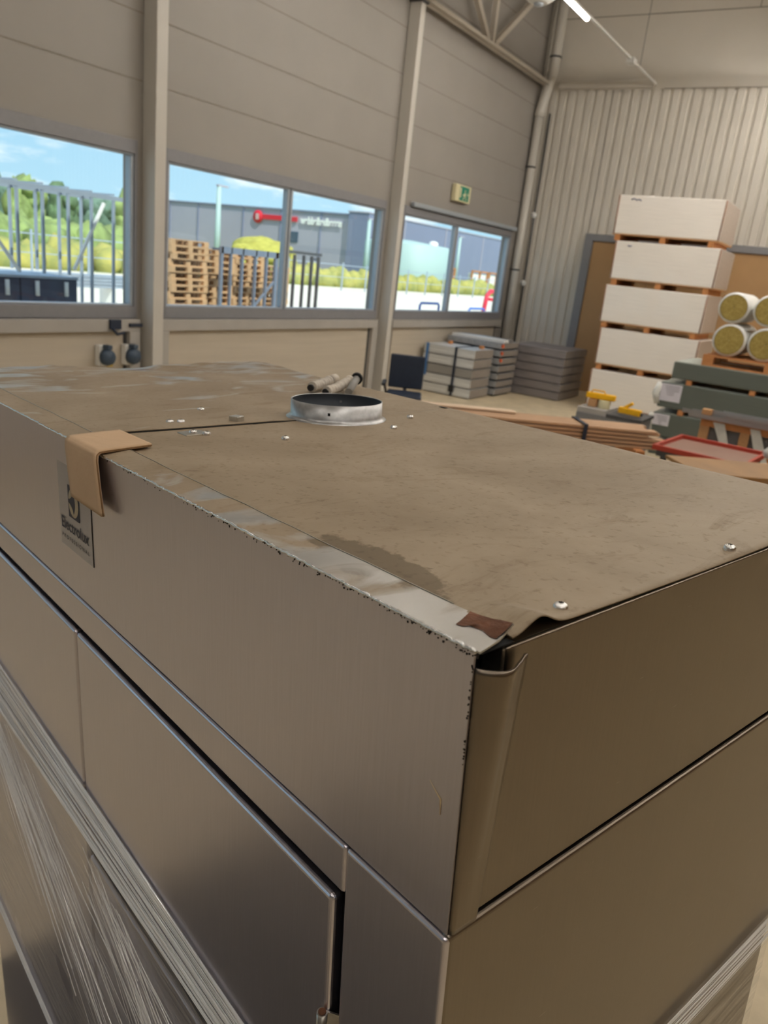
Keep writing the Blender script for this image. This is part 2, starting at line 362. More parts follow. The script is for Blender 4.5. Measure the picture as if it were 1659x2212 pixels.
# boards under the windows
k = 0
for (a, b) in bays:
    mb = MB(); mb.box(a-.1, b+.02, WY-.09, WY, 1.12, 1.25)
    if b < 11: mb.box(b-.12, b+.02, WY-.09, WY, 0, 1.12); mb.box(a-.1, a+.02, WY-.09, WY, 0, 1.12)
    struct(mb.build('trim_%d' % (4+k), shelf_m, bevel=.005)); k += 1
    mb = MB(); mb.box(a+.02, b-.16, WY-.02, WY, 0, 1.12)
    struct(mb.build('trim_%d' % (4+k), board_m)); k += 1
    mb = MB(); mb.box(b-.16, b-.12, WY-.025, WY-.0, 0, 1.12)
    struct(mb.build('trim_%d' % (4+k), darkst_m)); k += 1

# columns
def column(x0, x1, y0, label, z1=5.78):
    o = thing('steel_column', label, 'column', ((x0+x1)/2, (y0+WY)/2, 0))
    w = (x1-x0)/2; d = (WY-y0)/2
    MB().box(-w, w, -d, d-.002, 0, z1).build('shaft', colm_m, o, bevel=.008)
    MB().box(-w-.03, w+.03, -d-.03, d-.002, z1, z1+.05).build('cap_plate', darkst_m, o)
    MB().box(-w-.05, w+.05, -d-.05, d-.002, 0, .02).build('base_plate', colm_m, o)
    return o
column(5.98, 6.13, 6.80, 'white square steel column between the left and middle windows', 7.3)
column(10.86, 10.99, 6.80, 'pale steel column carrying the truss, right of the middle window')
column(16.0, 16.15, 6.93, 'dark grey steel column in the hall corner behind the drain pipe', 7.8)

# roof truss along the window wall
tr_ = thing('roof_truss', 'pale steel lattice truss spanning from column top to the hall corner', 'truss', (10.93, 6.8, 5.83))
ox, oy, oz = 10.93, 6.8, 5.83
def TT(p): return Vector((p.x-ox, p.y-oy, p.z-oz))
mb = MB(TT); mb.beam((10.9, 6.8, 5.83), (15.83, 6.8, 5.83), .14, .05); mb.beam((10.9, 6.86, 5.86), (15.83, 6.86, 5.86), .03, .13); mb.build('bottom_chord', truss_m, tr_, bevel=.004)
mb = MB(TT); mb.beam((10.9, 6.8, 7.45), (15.83, 6.8, 7.45), .14, .10); mb.build('top_chord', truss_m, tr_, bevel=.004)
for a, b in (((13.2, 6.8, 5.86), (13.2, 6.8, 7.42)), ((13.3, 6.8, 5.86), (15.3, 6.8, 7.42)), ((13.05, 6.8, 5.86), (11.1, 6.8, 7.42))):
    mb = MB(TT); mb.beam(a, b, .09, .09); mb.build('web_member', truss_m, tr_, bevel=.004)
# cross beam running into the hall from the same column
cb = thing('roof_beam', 'pale steel beam running into the hall from the truss end at the top edge', 'beam', (10.93, 6.7, 5.83))
MB(lambda p: Vector((p.x-10.93, p.y-6.7, p.z-5.83))).beam((10.93, 6.73, 5.88), (10.93, -1, 5.88), .12, .12).build('flange', truss_m, cb, bevel=.005)

# drain pipe in the corner
dp = thing('drain_pipe', 'round beige drain pipe with an offset bend running down the hall corner', 'pipe', (15.85, 6.9, 0))
ox2, oy2 = 15.85, 6.9
TP = lambda p: Vector((p.x-ox2, p.y-oy2, p.z))
MB(TP).tube([(15.85, 6.72, 7.85), (15.85, 6.72, 6.05), (15.85, 6.74, 5.95)], .10, 18).build('upper_pipe', colm_m, dp)
MB(TP).tube([(15.85, 6.73, 5.98), (15.85, 6.76, 5.88), (15.85, 6.87, 5.35), (15.85, 6.89, 5.25)], .095, 18).build('offset_bend', colm_m, dp)
MB(TP).tube([(15.85, 6.88, 5.3), (15.85, 6.89, 0.0)], .082, 18).build('lower_pipe', colm_m, dp)
for z in (4.31, 2.3, 6.3):
    MB(TP).tube([(15.85, 6.89 if z < 5.5 else 6.72, z-.015), (15.85, 6.89 if z < 5.5 else 6.72, z+.015)], .10 if z < 5.5 else .115, 18).build('pipe_clamp', darkst_m, dp)
cd = thing('cable_conduit', 'thin dark cable conduit with round junction boxes right of the drain pipe', 'conduit', (16.0, 6.72, 0))
TC2 = lambda p: Vector((p.x-16.0, p.y-6.72, p.z))
MB(TC2).tube([(16.1, 6.76, 5.35), (16.1, 6.76, .0)], .022, 8).build('conduit', darkst_m, cd)
for z in (3.42, 2.05): MB(TC2).lathe((16.07, 6.76, z), [(0.001, -.03), (.06, -.03), (.06, .03), (.001, .03)], 16, axis='X').build('junction_box', white_m, cd)

# light trunking: one row seen at the top edge, others over the hall
lamp_m = mat('lamp_diffuser', (1, .8, .5, 1), .4, emit=(1, .945, .87, 1), es=LAMP_E, noise=.01)
def lamp_row(y, label, x0=-6, x1=16.15, z=5.86, segs=None, full=True):
    o = thing('light_trunking', label, 'ceiling light', (0, y, z), 0, 'light trunking rows under the roof')
    MB().beam((x0, 0, 0), (x1, 0, 0), .035, .03).build('trunking_rail', white_m, o)
    for a, b in segs:
        MB().box(a, b, -.045, .045, -.045, -.018).build('lamp_housing', white_m, o)
        MB().tube([(a+.02, 0, -.055), (b-.02, 0, -.055)], .028, 12).build('lamp_tube', lamp_m, o)
    for xx in [v for v in (14.5,) if v < x1]: MB().box(xx-.10, xx+.10, -.07, .07, -.07, .02).build('sensor_box', white_m, o, bevel=.01)
    for xx in range(int(x0)+1, int(x1), 4): MB().beam((xx, 0, .015), (xx, 0, CZ-z), .008).build('hanger_wire', darkst_m, o)
    return o
segsA = [(x, x+1.45) for x in (-5.1, .9, 7.2, 10.72)]
segsB = [(x, x+1.45) for x in (-5.1, -2.7, -.3, 2.1, 4.5, 6.9, 9.3, 11.7, 13.9)]
lamp_row(4.76, 'lit light strip whose rail runs down to the corrugated wall', segs=segsA)
lamp_row(1.75, 'light strip row over the board stacks, just outside the photo', segs=[(x, x+1.45) for x in (-2.7, 2.1, 6.9, 8.5, 10.1, 11.7, 13.3, 14.6)])
lamp_row(0.9, 'unseen light strip row added to brighten the board stacks', segs=[(x, x+1.45) for x in (6.9, 8.5, 10.1, 11.7, 13.3)])  # row put in out of view to brighten the stacks and right wall
lamp_row(-0.9, 'light strip row along the middle of the hall roof', segs=segsB)
lamp_row(-4.2, 'light strip row over the side of the hall behind the viewer', segs=segsB)
# sensor fixture hanging under the cross beam
sf = thing('ceiling_sensor', 'white faceted ceiling sensor hanging at the top edge left of the lamp', 'sensor', (10.93, 5.0, 5.82))
MB().lathe((0, 0, 0), [(.001, -.17), (.12, -.16), (.21, -.10), (.23, 0), (.001, 0)], 8, smooth=False).build('sensor_housing', white_m, sf)
MB().lathe((0, 0, 0), [(.001, -.2), (.06, -.19), (.07, -.16), (.001, -.16)], 16).build('sensor_dome', frame_m, sf)

# exit sign
ex = thing('exit_sign', 'green and cream emergency exit sign above the far right window', 'sign', (13.08, 6.93, 3.45))
cream_m = mat('cream_sign', srgb(214, 206, 168), .5, noise=.04); green_m = mat('sign_green', srgb(36, 136, 112), .45, noise=.05)
MB().box(-.29, .29, -.03, .05, -.14, .14).build('sign_body', cream_m, ex, bevel=.006)
MB().box(-.13, .21, -.036, -.03, -.115, .115).build('green_field', green_m, ex)
mb = MB(); mb.box(-.13, -.09, -.04, -.036, -.07, .09); mb.box(.03, .09, -.04, -.036, -.035, .02); mb.box(-.02, .03, -.04, -.036, -.035, -.005)
mb.lathe((.055, -.038, .05), [(.001, -.002), (.018, -.002), (.018, .002), (.001, .002)], 10, axis='Y')
mb.prism([(.03, -.04, -.035), (.05, -.04, -.035), (.01, -.04, -.1), (-.02, -.04, -.1)], (0, .004, 0)); mb.prism([(.07, -.04, -.035), (.09, -.04, -.035), (.13, -.04, -.1), (.11, -.04, -.1)], (0, .004, 0))
mb.prism([(.15, -.04, .03), (.19, -.04, .0), (.15, -.04, -.03)], (0, .004, 0))
mb.build('running_figure', cream_m, ex)

# sockets and bracket on the wall at the left
for i, (x, lb) in enumerate(((5.42, 'dark blue round industrial socket on the wall, left one of the two'), (5.76, 'dark blue round industrial socket on the wall, right one beside the column'))):
    o = thing('wall_socket', lb, 'socket', (x, 6.9, .86), 0, 'industrial wall sockets')
    sock_m = mat('socket_blue', srgb(62, 78, 96), .5, noise=.08)
    MB().box(-.07, .07, -.0, .078, -.10, .12).build('mounting_box', white_m, o, bevel=.008)
    MB().lathe((0, -.05, 0), [(.001, -.04), (.078, -.03), (.088, .0), (.088, .03), (.06, .05)], 24, axis='Y').build('round_cover', sock_m, o)
    MB().box(-.03, .03, -.09, .0, .085, .13).build('hinge_lug', sock_m, o, bevel=.006)
    yel_m = mat('label_yellow', srgb(208, 176, 84), .6, noise=.05)
    MB().box(.08, .15, .06, .078, -.12, -.08).build('yellow_label', yel_m, o)
o = thing('wall_bracket', 'dark hooked bracket on the ledge under the left window', 'bracket', (5.55, 6.88, 1.19))
MB().box(-.07, .07, 0, .028, -.04, .06).build('back_plate', navy_m, o)
MB().tube([(-.05, 0, -.03), (.0, -.02, -.09), (.09, -.02, -.075)], .016, 8).build('hook', navy_m, o)
o = MB(lambda p: p+Vector((5.86, 6.885, 1.19))).box(-.12, .05, 0, .022, -.018, .018).build('slot_plate', navy_m, None); tag(o, 'short dark slotted plate on the ledge beside the left column', 'plate')

# ================================================================== MACHINE (measured in its own frame, then scaled to metres)
US = .815
MROT = Matrix(((-0.29575, 0.95526, -0.00292), (-0.95374, -0.29511, 0.05743), (0.054, 0.01977, 0.99835)))
P0 = Vector((-.36, .414, -2.485))
def MT(p): return (Vector(p)-P0)*US
MWORLD = Matrix.Translation(MROT @ (P0*US)+Vector((0, 0, CAMH))) @ MROT.to_4x4()
def mthing(name, label, cat, at=None, group=None):
    """an empty lying on the machine, in the machine's own axes; `at` in machine units"""
    o = bpy.data.objects.new(name, None); COL.objects.link(o); at = Vector(at)
    o.matrix_world = Matrix.Translation(MROT @ (at*US)+Vector((0, 0, CAMH))) @ MROT.to_4x4()
    o.empty_display_size = .05
    return tag(o, label, cat, group), (lambda p: (Vector(p)-at)*US)
mach = bpy.data.objects.new('stainless_steel_machine', None); COL.objects.link(mach); mach.matrix_world = MWORLD
tag(mach, 'large dusty stainless steel appliance cabinet with dented corner filling the foreground', 'machine')
XL, XR, YF, YK = -2.205, -.356, .414, 1.245
M_ = lambda: MB(MT)
def skew(x): return 1.245+(-.36-x)*.075   # the back edge of the lid is not quite square

# cabinet core and faces
M_().box(XL+.012, XR-.012, YF+.02, YK-.01, -2.44, -.30).build('inner_frame', gap_shade_m, mach)
M_().box(XR-.008, XR+.004, YF-.002, YK, -2.44, -.5400).build('side_panel', steel_shaded, mach, bevel=.004, seg=4)
M_().box(XL-.004, XL+.006, YF+.004, YK, -2.44, -.5405).build('side_panel', steel_front, mach, bevel=.003)
M_().box(XL, XR, YK-.012, YK+.0, -2.44, -.30).build('back_panel', steel_shaded, mach)
M_().box(-.496, XR+.003, YF-.005, YF+.012, -2.44, -.5425).build('corner_post', steel_front, mach, bevel=.0035, seg=4)
M_().box(XL-.002, -.4966, YF-.005, YF+.012, -.6005, -.5425).build('header_strip', steel_front, mach, bevel=.0035, seg=4)
M_().box(XL-.002, -2.168, YF-.003, YF+.012, -2.44, -.6010).build('left_post', steel_front, mach, bevel=.0015)
M_().box(XL, XR, YF-.001, YF+.03, -2.44, -2.38).build('plinth', steel_front, mach)
def door(x0, x1, z0, z1, hinge=None):
    d = M_().box(x0, x1, YF-.008, YF+.010, z0, z1).build('door', steel_front, mach, bevel=.005, seg=4)
    M_().box(x0+.004, x1-.004, YF+.011, YF+.022, z0+.004, z1-.004).build('door_back', steel_front, d)
    return d
d1 = door(-1.270, -.5105, -1.047, -.6125); d2 = door(-2.161, -1.278, -1.047, -.6125)
d3 = door(-1.270, -.5105, -2.37, -1.082); d4 = door(-2.161, -1.278, -2.37, -1.055)
# hinge barrel on the right door
hp = M_().tube([(-.5140, YF-.012, -.767), (-.5140, YF-.012, -.811)], .0062, 20).build('hinge', steel_dull, mach)
M_().tube([(-.5140, YF-.012, -.8125), (-.5140, YF-.012, -.86)], .0062, 20).build('hinge', steel_dull, mach)
M_().tube([(-.5140, YF-.012, -.7655), (-.5140, YF-.012, -.768)], .0044, 16).build('hinge_pin', rust_m, hp)
M_().obox((-.5040, YF-.002, -.789), (.008, .0055, 0), (-.0006, .0009, 0), (0, 0, .022)).build('hinge_leaf', steel_dull, hp)
for x, y in ((-.45, .5), (-.45, 1.15), (-2.15, .5), (-2.15, 1.15)):
    zc = -2.44; # adjustable foot down to the floor
    w = MROT @ (Vector((x, y, zc))*US)+Vector((0, 0, CAMH))
    M_().tube([(x, y, -2.44), (x, y, -2.44-max(.02, (w.z-.004)/US))], .022, 14).build('foot', black_m, mach)

# hood front panel with its top flange folded back over the lid
M_().grid(lambda u, v: (XL+(XR-XL)*u-.0*v+(.004 if u > .999 else 0)*0, YF-.0005, -.5405+(.5405-.2665)*v), 60, 10, smooth=False).build('hood_front', steel_front, mach, solid=.0018)
def fl(u, v):
    x = XL-.012+(-.351-(XL-.012))*u; y = YF-.001+.050*v
    end = max(0, (x+.42)/.07)
    z = -.2655+.0012*mnoise.noise(Vector((x*14, y*10, 0)))*v
    if v > .6: z += .007*end**2*(v-.6)/.4
    if u > .97: x -= .010*v*(u-.97)/.03
    return (x, y, z)
M_().grid(fl, 160, 8, smooth=False).build('front_flange', flange_m, mach, solid=.0014)
# bright burred fold along the front top edge
random.seed(3)
pts = []; rs = []
x = XL-.01
while x < -.351:
    pts.append((x, YF-.0012+random.uniform(-.0005, .0005), -.2662+random.uniform(-.0006, .0006)))
    near = (x-XL)/(XR-XL)
    rs.append(US*(.0015+random.uniform(0, .0010)*(.3+near))); x += .0042
M_().tube(pts, rs, 8).build('worn_edge', steel_bright, mach)
mb = M_()
for i in range(150):
    xx = -.352-abs(random.random()**1.6)*.75; zz = -.2676-random.random()**2*.004
    r = random.uniform(.0005, .0013)
    mb.lathe((xx, YF-.0018, zz), [(.0001, -.0006), (r, -.0003), (r*.7, .0005), (.0001, .0008)], 7, axis='Y')
mb.build('pitted_burr', pit_m, mach); mb = M_()
for i in range(26):
    zz = -.27-random.random()**1.5*.10; r = random.uniform(.0004, .0012)
    mb.lathe((-.3555-.0016*random.random(), YF-.002, zz), [(.0001, -.0006), (r, -.0003), (r*.7, .0005), (.0001, .0008)], 7, axis='Y')
mb.build('pitted_burr', pit_m, mach)
pts = [(x/1000, .4635, -.2655+.0012*mnoise.noise(Vector((x/1000*14, 4.6, 0)))+.0012) for x in range(-2190, -428, 8)]
M_().tube(pts, US*.0007, 6).build('folded_edge', steel_lip, mach)
# rust patch and scraped bright end of the flange
def curve_pts(c, n=1): return c
z0 = -.2638
rp = [(-.3973, .4328), (-.3903, .4355), (-.3888, .4400), (-.3758, .4425), (-.3640, .4385), (-.3592, .4400), (-.3592, .4520), (-.3612, .4622), (-.3760, .4632), (-.3817, .4626), (-.3970, .4626), (-.4065, .4626), (-.4090, .4626), (-.4059, .4560), (-.4009, .4435)]
def zf(x, y):
    v = max(0, min(1, (y-(YF-.001))/.05)); return fl((x-(XL-.012))/(-.351-(XL-.012)), v)[2]+.0010+.0024*max(0, min(1, (x+.388)/.02))*max(0, min(1, (y-.444)/.01))
cxm = sum(a for a, b in rp)/len(rp); cym = sum(b for a, b in rp)/len(rp)
vs = [(cxm, cym, zf(cxm, cym)+.0003)]; fs = []
for ring in (.3, .6, .8, 1.0):
    for a, b in rp: xx = cxm+(a-cxm)*ring; yy = cym+(b-cym)*ring; vs.append((xx, yy, zf(xx, yy)+.0004))
n_ = len(rp)
for i in range(n_):
    j = (i+1) % n_; fs.append((0, 1+i, 1+j))
    for k in range(3): fs.append((1+k*n_+i, 1+(k+1)*n_+i, 1+(k+1)*n_+j, 1+k*n_+j))
M_().add(vs, fs, True).build('rust_patch', rust_m, mach)
# corner flange torn loose and curled
def cf(u, v):
    k = (1-v)
    y = YF+.001+(.058*k**1.0+.031*(1-k))*u*(1-.12*math.sin(3.14*u)*k)
    x = XR+.0004+.0026*min(1, u/.06)+.0135*math.sin(math.pi*min(1, u*1.05))*k**1.3*(1 if u < .6 else 1)-.006*u*(1-k)*0
    if u > .72: x += .004*((u-.72)/.28)*k; 
    if u > .8: y -= .003*((u-.8)/.2)**2*k
    z = -.281-(.5400-.281)*v-.002*math.sin(u*math.pi)*k
    y += .0012*mnoise.noise(Vector((v*9, u*2, 3)))*u
    return (x, y, z)
M_().grid(cf, 22, 50).build('corner_flange', steel_shaded, mach, solid=.0016)
# hood side panel (inner tray with a folded upper lip)
sp = M_(); sp.box(XR-.004, XR, .4515, YK, -.5350, -.2740)
sp.build('hood_side', steel_shaded, mach, bevel=.0016, seg=3)
M_().box(XR-.03, XR-.0045, .4515, YK, -.2768, -.2740).build('side_lip', steel_lip, mach)
M_().box(XR-.022, XR-.0005, .4475, .4512, -.5350, -.2745).build('inner_fold', steel_lip, mach, bevel=.001)
M_().box(XL-.004, XL, YF, YK, -.5405, -.272).build('hood_side', steel_front, mach)

# lid, two sheets lapping at the seam; near corner buckled, far edge crumpled
def lid(x0, x1, zoff, yend=None):
    def P(u, v):
        x = x0+(x1-x0)*u; yb = skew(x)+.012
        y = .4592+(yb-.4592)*(v**1.5 if x1 > -1 else v)
        z = -.2705+(zoff if x1 > -1 else zoff*max(0, min(1, (.90-y)/.08))-.0002)
        # buckle by the right-hand edge
        b = math.exp(-((y-.494)/.021)**2)*math.exp(-((x-x1)/.045)**2)*(1 if x1 > -1 else 0)
        z += .0125*b
        z += .004*math.exp(-((y-.462)/.02)**2)*math.exp(-((x+.40)/.03)**2)*(1 if x1 > -1 else 0)
        z += .0030*mnoise.noise(Vector((x*2.3, y*3.1, 2)))
        if x < -1.9:
            q = min(1, (-1.9-x)/.35); z += q*(.010*mnoise.noise(Vector((x*5, y*6, 7)))+.004*mnoise.noise(Vector((x*18, y*22, 1))))
            z += q*q*.010*math.exp(-((y-1.33)/.1)**2)
        if v > .9999 and x > -1.9: z -= .0
        return (x, y, z)
    return P
M_().grid(lid(-1.2945, XR-.0015, 0), 90, 110).build('lid_sheet', top_m, mach, solid=.0012)
M_().grid(lid(-2.272, -1.2905, .0035), 100, 90).build('lid_sheet', top_m, mach, solid=.0012)
M_().box(-1.290, -1.2865, .772, .872, -.2705, -.2684).build('vent_slot', gap_shade_m, mach)
M_().obox((-1.288, .62, -.2685), (.0016, 0, 0), (0, .16, 0), (0, 0, .0005)).build('lap_seam', gap_shade_m, mach)
M_().box(XL, XR-.0, YF+.0006, .4588, -.2712, -.2698).build('flange_seat', gap_shade_m, mach)
M_().box(XL-.002, XR-.03, .4632, .4648, -.2696, -.2676).build('crease_line', pit_m, mach)
M_().box(-1.262, -1.225, .60, .645, -.2702, -.2672).build('cover_tab', steel_lip, mach, bevel=.001)
# duct collar
CC = (-1.293, .978, -.2695)
mb = M_(); mb.lathe(CC, [(.0945, .002), (.0945, .0375), (.0965, .0375), (.0972, .008), (.1005, .003), (.106, .0005), (.106, -.001)], 72)
col_o = mb.build('duct_collar', steel_galv, mach)
M_().lathe(CC, [(.0943, .0365), (.0943, .0008), (.001, .0008)], 64).build('collar_inside', mat('collar_inside_shade', srgb(58, 62, 68), .55, .5, noise=.1), col_o)  # dark lining colours in the shade inside the collar
ca = math.radians(-62)
for a in (-.80, 2.4):
    dx, dy = math.cos(a), math.sin(a)
    r0 = .0968 if a < 0 else .0940
    M_().obox((CC[0]+dx*r0, CC[1]+dy*r0, CC[2]+.020), (dx*.0007, dy*.0007, 0), (-dy*.0025, dx*.0025, 0), (0, 0, .0028)).build('rivet_hole', gap_shade_m if a < 0 else steel_bright, col_o)
# screws
def screw(x, y, r=.0078, z=-.2695):
    h = M_().lathe((x, y, z), [(.0001, .0052), (r*.35, .0052), (r*.75, .0044), (r, .002), (r, 0), (r*1.02, -.002)], 24).build('screw_head', steel_bright, mach)
    mbx = M_()
    for k in range(3):
        a = k*math.pi/3; mbx.obox((x, y, z+.0053), (math.cos(a)*r*.34, math.sin(a)*r*.34, 0), (-math.sin(a)*r*.09, math.cos(a)*r*.09, 0), (0, 0, .0002))
    mbx.build('drive_recess', pit_m, h)
    return h
screw(-.3775, .549, .0072); screw(-.376, .868, .0072)
for x, y in ((-1.352, .629), (-1.345, .648), (-1.243, .622), (-1.221, .637), (-1.129, .743), (-1.462, .75), (-1.221, 1.125), (-1.136, 1.004)): screw(x, y, .0074, -.2672)
nut = M_().obox((-1.318, .752, -.263), (.010, .004, 0), (-.004, .010, 0), (0, 0, .0062)).build('square_nut', steel_dull, mach, bevel=.001)
M_().obox((-1.308, 1.312, -.2685), (.010, 0, 0), (0, .005, 0), (0, 0, .0004)).build('lid_hole', gap_shade_m, mach)


# sticker with the maker's emblem and lettering
film_m = bpy.data.materials.new('clear_label_film'); film_m.use_nodes = True
p = film_m.node_tree.nodes['Principled BSDF']; p.inputs['Base Color'].default_value = (.5, .5, .48, 1); p.inputs['Alpha'].default_value = .18; p.inputs['Roughness'].default_value = .35
ink_m = mat('navy_ink', srgb(22, 28, 52), .5, noise=.05)
ink2_m = mat('grey_ink', srgb(60, 58, 62), .5, noise=.05)
YS = YF-.0018
lab = M_().box(-1.333, -1.179, YS-.0004, YS, -.463, -.314).build('label_sticker', film_m, mach)
M_().box(-1.1802, -1.1788, YS-.0008, YS, -.463, -.326).build('label_edge', pit_m, lab)
yk = YS-.0008
M_().box(-1.285, -1.234, yk, yk+.0003, -.4025, -.3465).build('emblem_square', ink_m, lab)
def disc(cx, cz, fx): return [(cx+a, yk-.0004, cz+b) for a, b in fx]
mb = M_(); cx, cz, R_ = -1.2595, -.3745, .0232
def arc(cx, cz, rx, rz, a0, a1, n=18): return [(cx+rx*math.cos(math.radians(a0+(a1-a0)*i/n)), yk-.0003, cz+rz*math.sin(math.radians(a0+(a1-a0)*i/n))) for i in range(n+1)]
# three light leaves: upper left, lower left, right crescent, leaving a dark spindle between
mb.prism(arc(cx, cz, R_, R_*1.08, 98, 172)+arc(cx-.024, cz+.026, .0245, .0225, -86, -5, 10), (0, .0002, 0))
mb.prism(arc(cx, cz, R_, R_*1.08, 188, 262)+arc(cx-.024, cz-.026, .0245, .0225, 5, 86, 10), (0, .0002, 0))
mb.prism(arc(cx, cz, R_, R_*1.08, -84, 84)+arc(cx-.013, cz, .0215, R_*1.06, 78, -78), (0, .0002, 0))
mb.build('emblem_shapes', steel_lip, lab)
def text(body, x0, x1, z, h, m, name, parent, spacing=1.0, off=0.0):
    cu = bpy.data.curves.new(name, 'FONT'); cu.body = body; cu.size = 1; cu.space_character = spacing; cu.offset = off; cu.extrude = .004
    o = bpy.data.objects.new(name+'_tmp', cu); COL.objects.link(o); bpy.context.view_layer.update()
    me = bpy.data.meshes.new_from_object(o.evaluated_get(bpy.context.evaluated_depsgraph_get())); bpy.data.objects.remove(o)
    xs = [v.co.x for v in me.vertices]; a, b = min(xs), max(xs)
    return me, a, b
def text_on_front(body, x0, x1, z, h, m, name, spacing=1.0, off=0):
    me, a, b = text(body, x0, x1, z, h, m, name, lab, spacing, off)
    for v in me.vertices:
        lx = x0+(v.co.x-a)/(b-a)*(x1-x0); lz = z+v.co.y*h/.70
        v.co = MT((lx, yk-.0002-v.co.z*.02, lz))
    me.materials.clear(); me.materials.append(m); o = bpy.data.objects.new(name, me); COL.objects.link(o); o.parent = lab; return o
text_on_front('Electrolux', -1.324, -1.196, -.4303, .0205, ink_m, 'lettering_large', 1.0, .012)
text_on_front('PROFESSIONAL', -1.324, -1.195, -.4480, .0068, ink2_m, 'lettering_small', 1.6, .004)

# scuffs on the hood front near the corner
scuff_m = mat('dried_glue', srgb(214, 190, 150), .8, noise=.2, nscale=40)
M_().tube([(-.3915, YF-.0022, -.402), (-.383, YF-.0022, -.409), (-.377, YF-.0022, -.413), (-.376, YF-.0022, -.428)], [.0002, .0004, .0009, .0003], 6).build('glue_scuff', scuff_m, mach)

# cardboard edge protector hooked over the front top edge
cp, CT = mthing('cardboard_corner_protector', 'bent brown cardboard edge protector hooked over the front top edge', 'cardboard', (-1.18, .42, -.262))
prof = [(.506, -.2635), (.470, -.2615), (.430, -.2595), (.4085, -.2590), (.4030, -.2630), (.4015, -.272), (.3995, -.310), (.3985, -.3505)]
def shift(i): return (.0, -.010, -.02, -.006, 0, 0, .004, .008)[i] if i > 2 else (-.034, -.022, -.008)[i]
def cpgrid(th):
    def P(u, v):
        k = v*(len(prof)-1); i = min(int(k), len(prof)-2); f = k-i
        y = prof[i][0]*(1-f)+prof[i+1][0]*f; z = prof[i][1]*(1-f)+prof[i+1][1]*f; s_ = shift(i)*(1-f)+shift(i+1)*f
        s0 = [-.040, -.026, -.010, -.002, 0, .002, .014, .026]; s_ = s0[i]*(1-f)+s0[i+1]*f
        return (-1.248+.131*u+s_, y+th*0, z)
    return P
o = MB(CT).grid(cpgrid(0), 12, 40).build('folded_sheet', card_m, cp, solid=.0042)
for u in (1.0005,):
    mb = MB(CT); P = cpgrid(0)
    pts = [Vector(P(u, v/39)) for v in range(40)]
    for dz in (0,): mb.tube([(q.x+.0004, q.y, q.z) for q in pts], [US*.0013]*40, 6)
    mb.build('fluted_edge', card_e, cp)

# stretch wrap round the lower part of the cabinet
wrap_f = bpy.data.materials.new('stretch_film'); wrap_f.use_nodes = True
t = wrap_f.node_tree; n = t.nodes; n.clear(); oo = n.new('ShaderNodeOutputMaterial'); mxs = n.new('ShaderNodeMixShader'); tr = n.new('ShaderNodeBsdfTransparent'); mx2 = n.new('ShaderNodeMixShader'); gl = n.new('ShaderNodeBsdfGlossy'); df = n.new('ShaderNodeBsdfDiffuse')
tcn = n.new('ShaderNodeTexCoord'); mpn = n.new('ShaderNodeMapping'); mpn.inputs['Scale'].default_value = (1.2, 1.2, 40); mpn.inputs['Rotation'].default_value = (0, .06, 0); zz = n.new('ShaderNodeTexNoise'); zz.inputs['Scale'].default_value = 4; zz.inputs['Detail'].default_value = 6
t.links.new(tcn.outputs['Object'], mpn.inputs[0]); t.links.new(mpn.outputs[0], zz.inputs[0])
bb = n.new('ShaderNodeBump'); bb.inputs['Strength'].default_value = .5; bb.inputs['Distance'].default_value = .01; t.links.new(zz.outputs[0], bb.inputs['Height'])
gl.inputs['Roughness'].default_value = .16; gl.inputs['Color'].default_value = (1, 1, 1, 1); df.inputs['Color'].default_value = (.75, .74, .72, 1)
t.links.new(bb.outputs[0], gl.inputs['Normal']); mx2.inputs[0].default_value = .42; t.links.new(gl.outputs[0], mx2.inputs[1]); t.links.new(df.outputs[0], mx2.inputs[2])
rp_ = n.new('ShaderNodeMapRange'); rp_.inputs[1].default_value = .35; rp_.inputs[2].default_value = .7; rp_.inputs[3].default_value = .10; rp_.inputs[4].default_value = .42
t.links.new(zz.outputs[0], rp_.inputs[0]); t.links.new(rp_.outputs[0], mxs.inputs[0]); t.links.new(tr.outputs[0], mxs.inputs[1]); t.links.new(mx2.outputs[0], mxs.inputs[2]); t.links.new(mxs.outputs[0], oo.inputs[0])
wrap_s = bpy.data.materials.new('stretch_film_strand'); wrap_s.use_nodes = True
t = wrap_s.node_tree; n = t.nodes; p = n['Principled BSDF']; p.inputs['Base Color'].default_value = (.97, .96, .94, 1); p.inputs['Roughness'].default_value = .10; p.inputs['IOR'].default_value = 2.1; p.inputs['Alpha'].default_value = .92; p.inputs['Specular IOR Level'].default_value = 1.0; p.inputs['Coat Weight'].default_value = .6  # near-white base puts overhead lamp glints into the folds' colour

wr, WT = mthing('stretch_wrap', 'clear stretch film wound round the lower half of the machine with bright ropy folds', 'plastic wrap', (-.36, .414, -.97))
def topz(x): return -.910-.028*(x+1.84)/1.14
yw = YF-.0095
